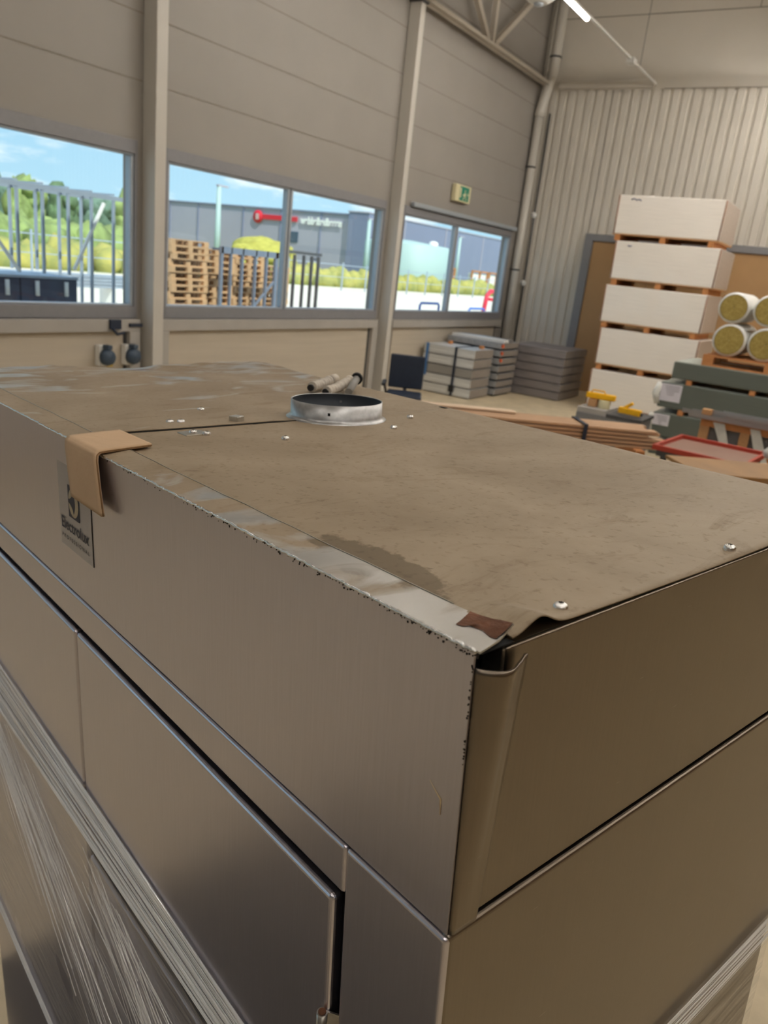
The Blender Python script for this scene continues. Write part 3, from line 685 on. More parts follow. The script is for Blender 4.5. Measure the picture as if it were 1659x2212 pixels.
# front and side film
mb = MB(WT)
mb.grid(lambda u, v: (XL-.012+(XR+.012-XL)*u, yw+.003*mnoise.noise(Vector((u*9, v*14, 4))), topz(XL+(XR-XL)*u)-.012-(.88*v)*(1-.03*math.sin(u*5))), 60, 40)
mb.build('front_film', wrap_f, wr)
mb = MB(WT)
mb.grid(lambda u, v: (XR+.008+.001*mnoise.noise(Vector((u*7, v*14, 9))), yw+(YK+.012-yw)*u, -.972-.012*u-.88*v), 40, 40)
mb.build('side_film', wrap_f, wr)
mb = MB(WT); mb.grid(lambda u, v: (XL-.014, yw+(YK-yw)*u, -.93-.88*v), 20, 20).build('side_film', wrap_f, wr)
random.seed(11)
def strand(mb, a, b, r, sag=.0, n=14, wob=.0012, face='front'):
    pts = []
    s1, s2 = random.random()*9, random.random()*9
    for i in range(n+1):
        f = i/n; u = a[0]+(b[0]-a[0])*f; z = a[1]+(b[1]-a[1])*f-sag*math.sin(math.pi*f)+wob*mnoise.noise(Vector((f*4, s1, s2)))
        d = a[2]+(b[2]-a[2])*f if len(a) > 2 else 0
        if face == 'front': pts.append((u, yw-.003-d+.0012*mnoise.noise(Vector((f*5, s2, s1))), z))
        else: pts.append((XR+.011+d, u, z))
    w = [US*r*(.5+.5*math.sin(math.pi*(.15+.7*i/n)))*(.7+.6*abs(mnoise.noise(Vector((i*.6, s1, 5))))) for i in range(n+1)]
    mb.tube(pts, w, 5, cap=False)
mb = MB(WT)
for i in range(46):
    q = i/45; a = topz(XL)-.004-.17*q**1.2+random.uniform(-.003, .003); b = topz(XR)-.006-.075*q+random.uniform(-.003, .003)
    strand(mb, (XL-.012, a), (XR+.012, b), random.choice((.0006, .0010, .0016, .0026, .0034)), sag=random.uniform(-.004, .008))
mb.build('rope_folds', wrap_s, wr)
mb = MB(WT)
for i in range(60):
    x0 = random.uniform(-2.2, -1.6); z0 = -1.06-random.random()*.12+(x0+1.9)*-.12; sl = random.uniform(.30, .95); L_ = random.uniform(.25, .75)
    strand(mb, (x0, z0), (x0+L_, z0-sl*L_*.8), random.choice((.0005, .0007, .0010, .0018)), sag=random.uniform(-.01, .02))
for i in range(46):
    x0 = random.uniform(-1.32, -1.0); z0 = -1.05-random.random()*.14-(x0+1.3)*.25; sl = random.uniform(.10, .9); L_ = random.uniform(.15, .5)
    strand(mb, (x0, z0), (x0+L_, z0-sl*L_), random.choice((.0004, .0006, .0009, .0014)), sag=random.uniform(-.006, .012))
mb.build('slanting_folds', wrap_s, wr)
mb = MB(WT)
for i in range(7): strand(mb, (XL-.01, -1.80-.008*i+random.uniform(-.004, .004)), (-1.0, -1.87-.004*i), random.choice((.0008, .0015, .0024)), sag=.01)
mb.build('lower_folds', wrap_s, wr)
mb = MB(WT)
for i in range(24):
    q = i/23; strand(mb, (yw, -.966-.07*q), (YK+.01, -.985-.055*q+random.uniform(-.004, .004)), random.choice((.0005, .0008, .0012)), sag=random.uniform(-.004, .006), face='side')
mb.build('side_folds', wrap_s, wr)

# work gloves / wrapped fittings lying at the back of the lid
cloth_m = mat('grey_white_cloth', srgb(196, 188, 176), .85, noise=.22, nscale=30, bump=.5, bscale=60)
pvc_m = mat('grey_tube', srgb(140, 138, 134), .5, noise=.08)
def crumple(name, label, at, pts, r, parent_extra=None):
    o, TT_ = mthing(name, label, 'fitting', at, 'wrapped fittings on the back of the lid')
    n_ = 22; P = []
    for i in range(n_+1):
        f = i/n_*(len(pts)-1); k = min(int(f), len(pts)-2); q = f-k
        P.append(Vector(pts[k]).lerp(Vector(pts[k+1]), q))
    rr = [US*r*(1+.16*math.sin(i*2.1)+.14*mnoise.noise(Vector((i*.7, r*99, 0)))) for i in range(n_+1)]
    MB(TT_).tube(P, rr, 14).build('wrapped_body', cloth_m, o)
    return o, TT_
zt = -.2700
o, T1 = crumple('wrapped_fitting', 'crumpled whitish wrapped fitting with dark ends, leftmost behind the duct collar', (-1.66, 1.20, zt), [(-1.615, 1.140, -.2540), (-1.640, 1.185, -.2520), (-1.668, 1.232, -.2480)], .0155)
MB(T1).tube([(-1.6125, 1.136, -.2545), (-1.609, 1.130, -.2555)], US*.0105, 14).build('end_plug', black_m, o)
MB(T1).tube([(-1.669, 1.233, -.2480), (-1.6725, 1.239, -.2475)], US*.0145, 14).build('end_plug', black_m, o)
MB(T1).tube([(-1.673, 1.240, -.2475), (-1.690, 1.270, -.2450)], US*.0155, 14).build('end_sleeve', cloth_m, o)
o, T1 = crumple('wrapped_fitting', 'crumpled whitish wrapped fitting, middle one behind the duct collar', (-1.59, 1.20, zt), [(-1.545, 1.135, -.2560), (-1.575, 1.190, -.2530), (-1.612, 1.260, -.2400)], .0150)
MB(T1).tube([(-1.5435, 1.132, -.2563), (-1.542, 1.128, -.2570)], US*.0105, 12).build('end_plug', black_m, o)
o, T1 = mthing('grey_tube', 'smooth grey tube with black ring at its raised end behind the duct collar', 'tube', (-1.57, 1.24, zt))
MB(T1).tube([(-1.520, 1.185, -.2560), (-1.600, 1.272, -.2360)], US*.0120, 18).build('tube_body', pvc_m, o)
MB(T1).tube([(-1.601, 1.273, -.2358), (-1.608, 1.281, -.2342)], US*.0190, 22).build('black_ring', black_m, o)

# ================================================================== STORED GOODS IN THE HALL
wrapw_m = mat('white_wrapped_boards', srgb(240, 234, 226), .34, noise=.06, nscale=4, stretch=(1, .5, 26), bump=.12, bscale=5, coat=.5)
wrapside_m = mat('wrapped_board_ends', srgb(186, 172, 160), .5, noise=.12, nscale=6, stretch=(1, 1, 40))
mark_m = mat('blue_marker', srgb(74, 84, 130), .6, noise=.1)
names5 = ['bottom of the tall stack', 'second from the bottom of the tall stack', 'middle of the tall stack', 'second from the top of the tall stack', 'topmost of the tall stack, blue scribble']
for i in range(5):
    z0_ = .735*i; yl = (4.27, 4.25, 4.30, 4.27, 4.36)[i]; yr = (2.50, 2.53, 2.56, 2.52, 2.60)[i]
    x0_ = 13.9+(0, .01, .0, .02, .03)[i]
    o = thing('board_bundle', 'white wrapped board bundle, '+names5[i], 'bundle', (x0_, (yl+yr)/2, z0_), 0, 'tall stack of white board bundles')
    w = (yl-yr)/2; 
    MB().box(0, 1.25, -w, w, .105, .728).build('wrapped_boards', wrapw_m, o, bevel=.018, seg=3)
    MB().box(.012, 1.24, -w-.004, -w+.01, .12, .715).build('stacked_board_edges', wrapside_m, o)
    MB().box(0, 1.2, -w, w, .090, .105).build('base_board', wood_m, o)
    for y in (w-.09, .02, -w+.12): MB().box(.01, 1.2, y-.045, y+.045, .0, .09).build('runner', woodo_m, o)
    MB().tube([(.001, w-.02, .11), (-.004, w-.012, .72)], .012, 6).build('corner_strip', mat('brown_strip', srgb(140, 104, 84), .6, noise=.1), o)
    MB().tube([(.001, -w+.02, .11), (-.004, -w+.012, .72)], .012, 6).build('corner_strip', MATS['brown_strip'], o)
    if i >= 3:
        yy = w-.22
        MB().tube([(-.006, yy, .66), (-.006, yy-.05, .675), (-.006, yy-.09, .65), (-.006, yy-.13, .665), (-.006, yy-.17, .645)] if i == 4 else [(-.006, yy, .66), (-.006, yy-.04, .65), (-.006, yy-.07, .66)], .008, 6).build('marker_scribble', mark_m, o)

green_m = mat('grey_green_boards', srgb(98, 104, 96), .55, noise=.08, nscale=5, stretch=(1, .6, 30), coat=.1)
greenl_m = mat('pale_green_film', srgb(176, 184, 176), .4, noise=.06)
paper_m = mat('paper_sheet', srgb(222, 218, 226), .6, noise=.03)
print_m = mat('faded_print', srgb(130, 126, 134), .7, noise=.1)
filmw_m = mat('white_end_film', srgb(226, 226, 220), .35, noise=.1, nscale=12, bump=.3, bscale=14)
for i, (z0_, z1_, yl, lb, paper) in enumerate(((.0, .16, 2.36, 'lowest long grey-green bundle at the floor', None), (.25, .58, 2.40, 'long grey-green bundle with a white sheet, second from the floor', (2.41, 2.17, .41, .565)),
                                          (.66, 1.0, 2.38, 'long grey-green bundle with the larger white sheet and film-covered end', (2.365, 2.09, .75, .985)), (1.07, 1.29, 2.27, 'thin dark green bundle on top of the long low pile under the rolls', None))):
    o = thing('long_board_bundle', lb, 'bundle', (11.0, yl, z0_), 0, 'pile of long grey-green bundles')
    h = z1_-z0_
    MB().box(0, 1.2, -4.2, 0, .0, h).build('board_stack', green_m, o, bevel=.012)
    MB().box(.02, 1.19, -4.18, -.02, h, h+.006).build('top_film', greenl_m, o)
    if i < 3:
        gap = (.25-.16, .66-.58, 1.07-1.0)[i]-.007
        for y in (-.35, -1.15, -2.0, -3.0): MB().box(.0, 1.15, y-.035, y+.035, h+.006, h+.006+gap).build('spacer_batten', woodo_m, o)
    if paper:
        a, b, c, d = paper
        pp = MB().box(-.006, -.001, b-yl, min(a-yl, -.01), c-z0_, d-z0_).build('paper_sheet', paper_m, o)
        for k in range(5): MB().box(-.008, -.006, b-yl+.03+(.06 if k > 2 else 0), min(a-yl, -.01)-.05-.01*k, d-z0_-.035-.028*k, d-z0_-.028-.028*k).build('printed_line', print_m, pp)
    if i in (1, 2): MB().tube([(.02, .004, h*.1), (.02, .045, h*.5), (.02, .01, h*.95)], [.04, .055, .04], 12).build('end_film', filmw_m, o)

# pallet and rolls
def pallet(name, label, loc, rz=0, m=woodo_m, group=None, L=1.2, W=.8):
    o = thing(name, label, 'pallet', loc, rz, group)
    mb = MB()
    for k in range(5): y = -W/2+.06+k*(W-.12)/4; mb.box(-L/2, L/2, y-.055, y+.055, .122, .144)
    mb.build('deck_boards', m, o)
    mb = MB()
    for x in (-L/2+.07, 0, L/2-.07): mb.box(x-.07, x+.07, -W/2, W/2, .100, .122)
    for y in (-W/2+.05, 0, W/2-.05): mb.box(-L/2, L/2, y-.05, y+.05, 0, .022)
    mb.build('stringer_boards', m, o)
    mb = MB()
    for x in (-L/2+.07, 0, L/2-.07):
        for y in (-W/2+.05, 0, W/2-.05): mb.box(x-.07, x+.07, y-.05, y+.05, .022, .100)
    mb.build('blocks', m, o)
    return o
pallet('pallet', 'wooden pallet carrying the insulation rolls on top of the green bundles', (11.62, 1.1, 1.296), math.radians(90), L=1.66, W=1.2)
wool_m = mat('mineral_wool', srgb(176, 156, 90), .95, noise=.2, nscale=40, bump=.3, bscale=60, col2=srgb(148, 128, 68))
sleeve_m = mat('white_film_sleeve', srgb(226, 226, 222), .4, noise=.06, bump=.2, bscale=10)
for (y, z, r, lb) in ((1.665, 1.655, .212, 'yellow insulation roll in white film, lower left of the four'), (1.23, 1.655, .214, 'yellow insulation roll in white film, lower right of the four at the photo edge'),
                      (1.70, 2.066, .194, 'yellow insulation roll in white film, upper left of the four'), (1.27, 2.075, .200, 'yellow insulation roll in white film, upper right of the four at the photo edge')):
    o = thing('insulation_roll', lb, 'insulation roll', (11.04, y, z), 0, 'insulation rolls on the pallet')
    MB().lathe((0, 0, 0), [(r*.86, 0.0), (r*.98, .02), (r, .06), (r, 1.1), (r*.9, 1.14), (.01, 1.14)], 36, axis='X').build('film_sleeve', sleeve_m, o)
    MB().lathe((0, 0, 0), [(.004, .012), (r*.16, .0), (r*.3, .012), (r*.45, .004), (r*.62, .014), (r*.78, .003), (r*.88, .012), (r*.9, .05)], 36, axis='X').build('wool_core', wool_m, o)

# strapped pile of long planks behind the machine
A = Vector((6.93, 3.92, 0)); Bv = Vector((8.40, 1.92, 0)); dl = (Bv-A).normalized(); pr = Vector((dl.y, -dl.x, 0))
ang = math.atan2(dl.y, dl.x)
plank_m = mat('pine_plank', srgb(188, 152, 120), .6, noise=.14, nscale=6, stretch=(.6, 9, 9))
plankp_m = mat('pale_pine_plank', srgb(222, 196, 168), .6, noise=.1, nscale=6, stretch=(.6, 9, 9))
proto = None; random.seed(5)
for lay in range(5):
    for k in range(3):
        c = A+dl*1.22+pr*(.085+.135*k); c.z = .60+.040*lay
        jit = random.uniform(-.14, .10)
        lb = ('lowest', 'second', 'third', 'fourth', 'top')[lay]+' layer, '+('far', 'middle', 'near')[k]+' row'
        if proto is None:
            proto = tag(MB().box(-1.28, 1.28, -.060, .060, 0, .028).build('pine_plank', plank_m, None, bevel=.003), 'long pine plank lying in the strapped pile behind the machine', 'plank', 'long planks in the strapped pile'); o = proto
        else: o = dup(proto)
        o.location = c+dl*jit; o.rotation_euler = (0, 0, ang); o['label'] = 'long pine plank in the strapped pile, '+lb
o = tag(MB().box(-.55, .55, -.07, .07, 0, .018).build('pale_plank', plankp_m, None, bevel=.002), 'short whitish plank lying on the left end of the plank pile', 'plank')
o.location = A+dl*.5+pr*.1+Vector((0, 0, .797)); o.rotation_euler = (0, 0, ang)
o = thing('packing_strap', 'dark strap tied round the long plank pile', 'strap', tuple(A+dl*1.72+pr*.22+Vector((0, 0, .69))), ang)
MB().box(-.022, .022, -.213, .213, .110, .114).build('strap_top', navy_m, o); MB().box(-.022, .022, -.215, -.211, -.09, .114).build('strap_side', navy_m, o); MB().box(-.022, .022, .211, .215, -.09, .114).build('strap_side', navy_m, o)
for k, q in enumerate((.15, 1.0, 2.3)):
    o = thing('trestle', ('left', 'middle', 'right')[k]+' wooden trestle under the long plank pile', 'trestle', tuple(A+dl*q+pr*.22), ang, 'trestles under the plank pile')
    MB().box(-.05, .05, -.3, .3, .50, .60).build('top_rail', woodo_m, o, bevel=.004)
    for y in (-.25, .25):
        MB().beam((-.0, y, .5), (.16, y, 0), .05).build('leg', darkst_m, o); MB().beam((0, y, .5), (-.16, y, 0), .05).build('leg', darkst_m, o)
o = tag(MB().box(-.22, .22, -.06, .06, 0, .06).build('timber_offcut', mat('bright_pine', srgb(226, 172, 112), .6, noise=.1, nscale=8), None, bevel=.004), 'short bright pine offcut on the low shelf below the plank pile', 'timber')
o.location = (7.30, 2.10, .585); o.rotation_euler = (0, 0, ang)
o = tag(MB().box(-.5, .5, -.16, .16, 0, .04).build('shelf_board', wood_m, None, bevel=.004), 'brown board under the bright offcut in front of the planks', 'board')
o.location = (7.28, 2.22, .54); o.rotation_euler = (0, 0, ang)
o = thing('work_stand', 'dark steel stand carrying the low shelf board', 'stand', (7.28, 2.22, 0), ang)
MB().box(-.45, .45, -.14, .14, .50, .538).build('stand_top', darkst_m, o)
for x in (-.4, .4):
    for y in (-.11, .11): MB().box(x-.02, x+.02, y-.02, y+.02, 0, .5).build('leg', darkst_m, o)

# tool chest with yellow tools
o = thing('tool_chest', 'low grey chest of trays behind the plank pile, under the yellow tools', 'chest', (10.15, 2.70, 0))
grey_m = mat('grey_paint', srgb(120, 120, 122), .5, noise=.08)
MB().box(-.3, .3, -.42, .42, 0, .56).build('chest_body', grey_m, o, bevel=.01)
MB().box(-.31, .31, -.44, .02, .56, .60).build('tray', darkst_m, o, bevel=.006); MB().box(-.29, .25, .04, .42, .56, .63).build('tray', shelf_m, o, bevel=.006)
yellow_m = mat('tool_yellow', srgb(244, 184, 16), .45, noise=.06)
o = thing('yellow_case', 'long yellow tool case lying above the tin, left one of the two', 'tool case', (10.05, 2.90, .74), math.radians(4))
MB().box(-.05, .05, -.20, .18, -.0, .075).build('case_body', yellow_m, o, bevel=.014); MB().tube([(-.03, .12, .07), (-.03, .1, .11), (-.03, -.05, .11), (-.03, -.07, .07)], .010, 8).build('carry_handle', yellow_m, o)
o = thing('yellow_clamp', 'yellow hand clamp with raised handle, right one of the two yellow tools', 'clamp', (10.0, 2.47, .62), math.radians(-10))
MB().box(-.04, .04, -.15, .15, -.0, .08).build('clamp_bar', yellow_m, o, bevel=.012); MB().beam((0, .10, .06), (0, -.02, .15), .04).build('lever', yellow_m, o, bevel=.008); MB().beam((0, -.1, .06), (0, -.17, .02), .035).build('jaw', black_m, o, bevel=.006)
o = thing('white_tin', 'cream coloured tin standing under the yellow case', 'tin', (10.05, 2.83, .63))
MB().lathe((0, 0, 0), [(.001, 0), (.075, 0), (.078, .01), (.078, .10), (.074, .108), (.001, .108)], 24).build('tin_body', cream_m, o); MB().lathe((0, 0, .1085), [(.001, 0), (.05, 0), (.05, .0), (.001, .0)], 16).build('tin_lid', steel_dull, o)
o = tag(MB(lambda p: p+Vector((10.05, 2.98, .635))).box(-.07, .07, -.06, .05, 0, .10).build('brown_box', wood_m, None, bevel=.006), 'small brown box beside the cream tin under the yellow case', 'box')

# wooden crate with profiles
o = thing('wooden_crate', 'open pine crate with film-wrapped sides at the right photo edge', 'crate', (9.05, .70, 0))
for y in (.70, .28, -.30, -.80): MB().box(0, .05, y-.05, y+.05, .0, .88).build('upright', wood_m, o)
MB().box(-.012, .0, -.85, .75, .52, .60).build('lower_rail', woodo_m, o); MB().box(-.012, .0, -.85, .75, .80, .88).build('upper_rail', woodo_m, o)
MB().box(.05, .6, -.82, .72, .1, .80).build('crate_content', grey_m, o, bevel=.01)
mb = MB(); mb.prism([(-.02, .62, .86), (-.02, .5, .86), (-.02, .36, .5), (-.02, .44, .5)], (.004, 0, 0)); mb.build('film_strip', filmw_m, o); mb = MB(); mb.prism([(-.02, .24, .86), (-.02, .14, .86), (-.02, -.02, .5), (-.02, .1, .5)], (.004, 0, 0))
mb.build('film_strip', filmw_m, o)
alu_m = mat('mill_aluminium', srgb(176, 178, 180), .32, .75, noise=.08, nscale=5, stretch=(8, .5, 8))
random.seed(9); pr0 = None
for k in range(9):
    if pr0 is None:
        pr0 = thing('aluminium_profile', 'silver aluminium profile lying across the pine crate', 'profile', (0, 0, 0), 0, 'profiles on the crate')
        MB().box(-.03, .03, -.85, .85, 0, .03).build('profile_web', alu_m, pr0, bevel=.002); MB().box(-.03, -.022, -.85, .85, .03, .045).build('profile_lip', alu_m, pr0)
        o = pr0
    else: o = dup(pr0)
    o['label'] = 'silver aluminium profile on the pine crate, '+('nearest', 'second nearest', 'middle', 'second farthest', 'farthest', 'nearest raised', 'second raised', 'third raised', 'farthest raised')[k]+' one'
    o.location = (8.98+.085*(k % 5), .72+random.uniform(-.12, .16)-(.25 if k > 4 else 0), .885+.047*(k//5)); o.rotation_euler = (0, 0, math.radians(random.uniform(-.6, .6)))
o = tag(MB(lambda p: p+Vector((9.0, 1.45-.0, .932))).box(-.04, .05, -.10, .0, .0, .06).build('pine_block', wood_m, None, bevel=.004), 'small pale pine block on the left end of the aluminium profiles', 'block')

# red rimmed tray on a pile of sheets
red_m = mat('red_rim', srgb(176, 62, 44), .45, noise=.08); brownp_m = mat('brown_film_plywood', srgb(150, 118, 104), .35, noise=.1, nscale=3)
o = thing('red_tray', 'shallow red-rimmed tray with brown inside on the board pile right of the planks', 'tray', (8.0, 1.12, .700), math.radians(-5))
MB().box(-.44, .44, -.40, .42, 0, .012).build('tray_bottom', brownp_m, o)
for a in ((-.46, -.43, -.42, .44), (.43, .46, -.42, .44), (-.43, .43, -.42, -.39), (-.43, .43, .41, .44)): MB().box(a[0], a[1], a[2], a[3], 0, .05).build('tray_rim', red_m, o, bevel=.004)
amber_m = mat('amber_plywood', srgb(148, 110, 66), .5, noise=.16, nscale=5, stretch=(1, .5, 20))
da = Vector((.62, -.785, 0)); db = Vector((-.785, -.62, 0)); aa = math.atan2(da.y, da.x); pc = Vector((7.30, .88, 0))+da*.55+db*.31
for k in range(6):
    o = tag(MB().box(-1.1, 1.1, -.3, .3, 0, .028).build('plywood_sheet', amber_m if k != 2 else wood_m, None, bevel=.002), 'amber plywood sheet, '+('lowest', 'second from the bottom', 'third from the bottom', 'fourth from the bottom', 'fifth from the bottom', 'uppermost')[k]+' of the pile before the red tray', 'plywood', 'plywood sheets before the red tray')
    o.location = tuple(pc+da*.03*math.sin(k*2.2)+db*.012*math.cos(k*1.7)+Vector((0, 0, .620+.0295*k))); o.rotation_euler = (0, 0, aa)
pallet('pallet', 'wooden pallet under the amber plywood pile by the red tray', (pc.x, pc.y, .475), aa, L=2.1, W=.58)
o = thing('work_table', 'dark steel work table carrying the pallet of plywood', 'table', (pc.x, pc.y, 0), aa)
MB().box(-1.05, 1.05, -.29, .29, .43, .474).build('table_top', darkst_m, o)
for x in (-.95, .95):
    for y in (-.24, .24): MB().box(x-.03, x+.03, y-.03, y+.03, 0, .43).build('leg', darkst_m, o)
o = thing('tray_trolley', 'low dark trolley under the red-rimmed tray', 'trolley', (8.0, 1.12, 0), math.radians(-5))
MB().box(-.42, .42, -.38, .40, .64, .698).build('deck', darkst_m, o)
for x in (-.36, .36):
    for y in (-.32, .34): MB().box(x-.025, x+.025, y-.025, y+.025, 0.08, .64).build('post', darkst_m, o); MB().tube([(x-.02, y, .04), (x+.02, y, .04)], .04, 12).build('wheel', black_m, o)
o = thing('white_sack', 'white plastic sack lying on the tray edge at the far right photo edge', 'sack', (7.98, .56, .752))
MB().tube([(-.02, .10, .05), (0, .05, .07), (.02, -.12, .075), (.02, -.24, .06)], [.03, .07, .07, .03], 16).build('sack_body', filmw_m, o)

# silver stacks by the window wall
sheet_m = mat('silver_sheet_edges', srgb(226, 230, 232), .3, .35, noise=.34, nscale=3, stretch=(.4, .4, 26))
end_m = mat('sheet_end_grey', srgb(150, 142, 134), .55, .2, noise=.1, nscale=5)
random.seed(21)
def sheets(name, label, x0, x1, y0, y1, ztop, n_, m, gapm, group, gap=.02, ends=None):
    h = ztop/n_
    for k in range(n_):
        lb = label % (('lowest', 'second from the floor', 'third from the floor', 'fourth from the floor', 'fifth from the floor', 'sixth from the floor', 'seventh from the floor', 'eighth from the floor')[k] if k < n_-1 else 'topmost')
        o = thing(name, lb, 'sheet pack', ((x0+x1)/2, (y0+y1)/2, k*h), 0, group)
        w, d = (x1-x0)/2, (y1-y0)/2; j = random.uniform(-.012, .012)
        MB().box(-w, w, -d+j, d+j, gap, h-.001).build('sheets', m if k != 2 or name != 'sheet_pack' else MATS['mill_aluminium'], o, bevel=.004)
        MB().box(-w+.05, w-.05, -d+.06, d-.06, 0, gap).build('spacer', gapm, o)
        MB().box(-w+.004, w-.004, -d+j-.003, -d+j+.001, gap+.004, h-.005).build('sheet_ends', ends or end_m, o)
sheets('sheet_pack', 'silver sheet pack, %s of the bright stack by the chair', 12.30, 13.05, 5.86, 6.88, .86, 5, sheet_m, black_m, 'bright stack of silver sheet packs', gap=.018)
sheets('profile_pack', 'grey profile pack, %s of the stack behind the bright one', 13.15, 13.92, 5.75, 6.88, .98, 7, mat('pale_profile_side', srgb(170, 172, 174), .4, .4, noise=.15), black_m, 'middle stack of profile packs', gap=.035)
sheets('grey_pack', 'dull grey pack, %s of the stack in the hall corner', 14.05, 15.25, 4.85, 5.98, .94, 6, mat('dull_pack', srgb(138, 132, 132), .45, .3, noise=.2, nscale=3, stretch=(1, 1, 12)), black_m, 'corner stack of dull grey packs', gap=.015)
o = thing('ratchet_strap', 'dark lashing strap with buckle over the bright silver stack', 'strap', (12.29, 6.22, 0))
MB().box(-.012, -.004, -.02, .02, .02, .872).build('strap_web', navy_m, o); MB().box(-.012, .76, -.02, .02, .864, .870).build('strap_over', navy_m, o); MB().box(-.04, -.012, -.05, .05, .08, .2).build('buckle', black_m, o, bevel=.008)
o = thing('blue_strap', 'light blue strap at the left end of the bright silver stack', 'strap', (12.29, 6.80, 0))
MB().box(-.010, -.003, -.025, .025, .3, .872).build('strap_web', mat('strap_blue', srgb(70, 120, 180), .5, noise=.05), o)
for k, (x, y, z, L) in enumerate(((13.0, 6.55, .985, 1.5), (13.2, 6.3, .985, 1.5))):
    o = tag(MB().box(-.09, .09, -.55, .55, 0, .05).build('pale_profile', (white_m, alu_m)[k], None, bevel=.004), ('white', 'silver')[k]+' long profile lying on top of the middle profile stack', 'profile'); o.location = (13.35+.22*k, 6.3, .981)
for k in range(2):
    o = tag(MB().box(-.05, .05, -.03, .03, 0, .05).build('wood_spacer', woodo_m, None, bevel=.004), ('small orange wooden spacer on the bright silver stack, left one', 'small orange wooden spacer on the bright silver stack, right one')[k], 'block'); o.location = (12.8, (6.62, 5.98)[k], .862)
for k in range(3):
    o = tag(MB().box(-.02, .002, -.03, .03, -.03, .03).build('orange_tag', mat('orange_tag', srgb(226, 110, 70), .5, noise=.05), None, bevel=.004), ('upper', 'middle', 'lower')[k]+' orange tag on the edge of the middle profile stack', 'tag'); o.location = (13.17, 5.735, (.93, .80, .67)[k])

# chair
o = thing('office_chair', 'dark navy office chair with low wide back beside the silver stack', 'chair', (9.28, 5.42, 0), math.radians(30))
mb = MB(); mb.box(-.03, .03, -.24, .24, .50, .96); mb.build('backrest', navy_m, o, bevel=.02, seg=3)
MB().box(-.52, -.04, -.24, .24, .40, .48).build('seat', navy_m, o, bevel=.03, seg=3)
MB().beam((-.02, .0, .44), (.02, 0, .56), .05).build('back_bracket', black_m, o)
for y in (.29,): MB().box(-.40, -.02, y-.03, y+.03, .56, .60).build('armrest', black_m, o, bevel=.012); MB().beam((-.2, y-.04, .44), (-.2, y, .57), .03).build('arm_post', black_m, o)
MB().tube([(-.27, 0, .40), (-.27, 0, .10)], .03, 12).build('gas_column', darkst_m, o)
for k in range(5):
    a = 2*math.pi*k/5+.3; l = MB().beam((-.27, 0, .10), (-.27+.28*math.cos(a), .28*math.sin(a), .07), .04, .03).build('base_spoke', black_m, o)
    MB().tube([(-.27+.28*math.cos(a)-.015, .28*math.sin(a), .03), (-.27+.28*math.cos(a)+.015, .28*math.sin(a), .03)], .03, 12).build('caster', black_m, l)

# ================================================================== OUTDOORS
asph_m = mat('pale_yard', srgb(232, 222, 204), .9, noise=.06, nscale=.3)
grass_m = mat('grass_field', srgb(140, 148, 92), .95, noise=.25, nscale=.4)
struct(MB().box(-60, 260, WY+.18, 37, -.3, -.02).build('yard_ground', asph_m))
struct(MB().box(-60, 260, 37, 190, -.3, -.03).build('grass_ground', grass_m))
def blob(mb, c, r, rz, seed, sub=3, amp=.35, freq=1.4):
    b = bmesh.new(); bmesh.ops.create_icosphere(b, subdivisions=sub, radius=1)
    vs = []
    for v in b.verts:
        d = 1+amp*mnoise.noise(v.co*freq+Vector((seed, 0, 0)))+amp*.5*mnoise.noise(v.co*freq*3+Vector((0, seed, 0)))
        vs.append((c[0]+v.co.x*r*d, c[1]+v.co.y*r*d, c[2]+v.co.z*rz*d))
    mb.add(vs, [[q.index for q in f.verts] for f in b.faces], True); b.free()
leafA = mat('leaves_dark', srgb(104, 130, 92), .9, noise=.4, nscale=.9, bump=1, bscale=2)
leafB = mat('leaves_light', srgb(148, 166, 100), .9, noise=.35, nscale=.9, bump=1, bscale=2)
leafC = mat('leaves_blue', srgb(112, 138, 118), .9, noise=.35, nscale=.9, bump=1, bscale=2)
bark_m = mat('bark', srgb(90, 76, 60), .9, noise=.2)
random.seed(33)
tl = ['dark green broad tree', 'bright green bushy tree', 'bluish green tall tree']
pos = ['behind the steel racks, far left', 'left part of the wood behind the racks', 'left of centre in the wood behind the racks', 'in the middle of the wood behind the racks', 'right of centre in the wood behind the racks', 'right part of the wood behind the racks', 'beside the grey hall']
for i in range(11):
    x = 50+i*2.6; y = 92+random.uniform(-1, 1)+(i % 2)*9; h = 7.0+random.uniform(-.7, 1.0)-(.6 if i > 12 else 0)
    k = i % 3
    o = thing('tree', '%s %s, %s row' % (tl[k], pos[min(6, i//3+(0 if i < 15 else 1))], 'front' if i % 2 else 'back'), 'tree', (x, y, 0), 0, 'trees beyond the fence')
    mb = MB(); blob(mb, (0, 0, h*.58), 1.9, h*.42, i*3.1, amp=.5); blob(mb, (.8, -.6, h*.38), 1.3, h*.3, i*5.7, amp=.5); blob(mb, (-.8, -.6, h*.42), 1.2, h*.28, i*2.7, amp=.5); blob(mb, (.4, -1.4, h*.75), 1.0, h*.16, i*7.7, amp=.5)
    mb.build('foliage', (leafA, leafB, leafC)[k], o); MB().tube([(0, 0, 0), (0, 0, h*.5)], [.22, .15], 8).build('trunk', bark_m, o)
mb = MB()
for i in range(60): blob(mb, (33+i*.25+random.uniform(-.5, .5), 60+random.uniform(-4, 6), .8), 1.6, 1.3+random.random()*.9, i*1.3, sub=2)
tag(mb.build('scrub', leafB, None), 'light green scrub growing along the foot of the wood', 'shrubs', kind='stuff')
flow_m = mat('yellow_flowers', srgb(190, 180, 96), .95, noise=.3, nscale=1.2, col2=srgb(138, 146, 88))
mb = MB()
for i in range(150): blob(mb, (20+i*.62+(13 if i > 20 else 0), 38.6+random.uniform(-.8, 1.6), .3), .9, .75+random.random()*.55, i*1.7, sub=2)
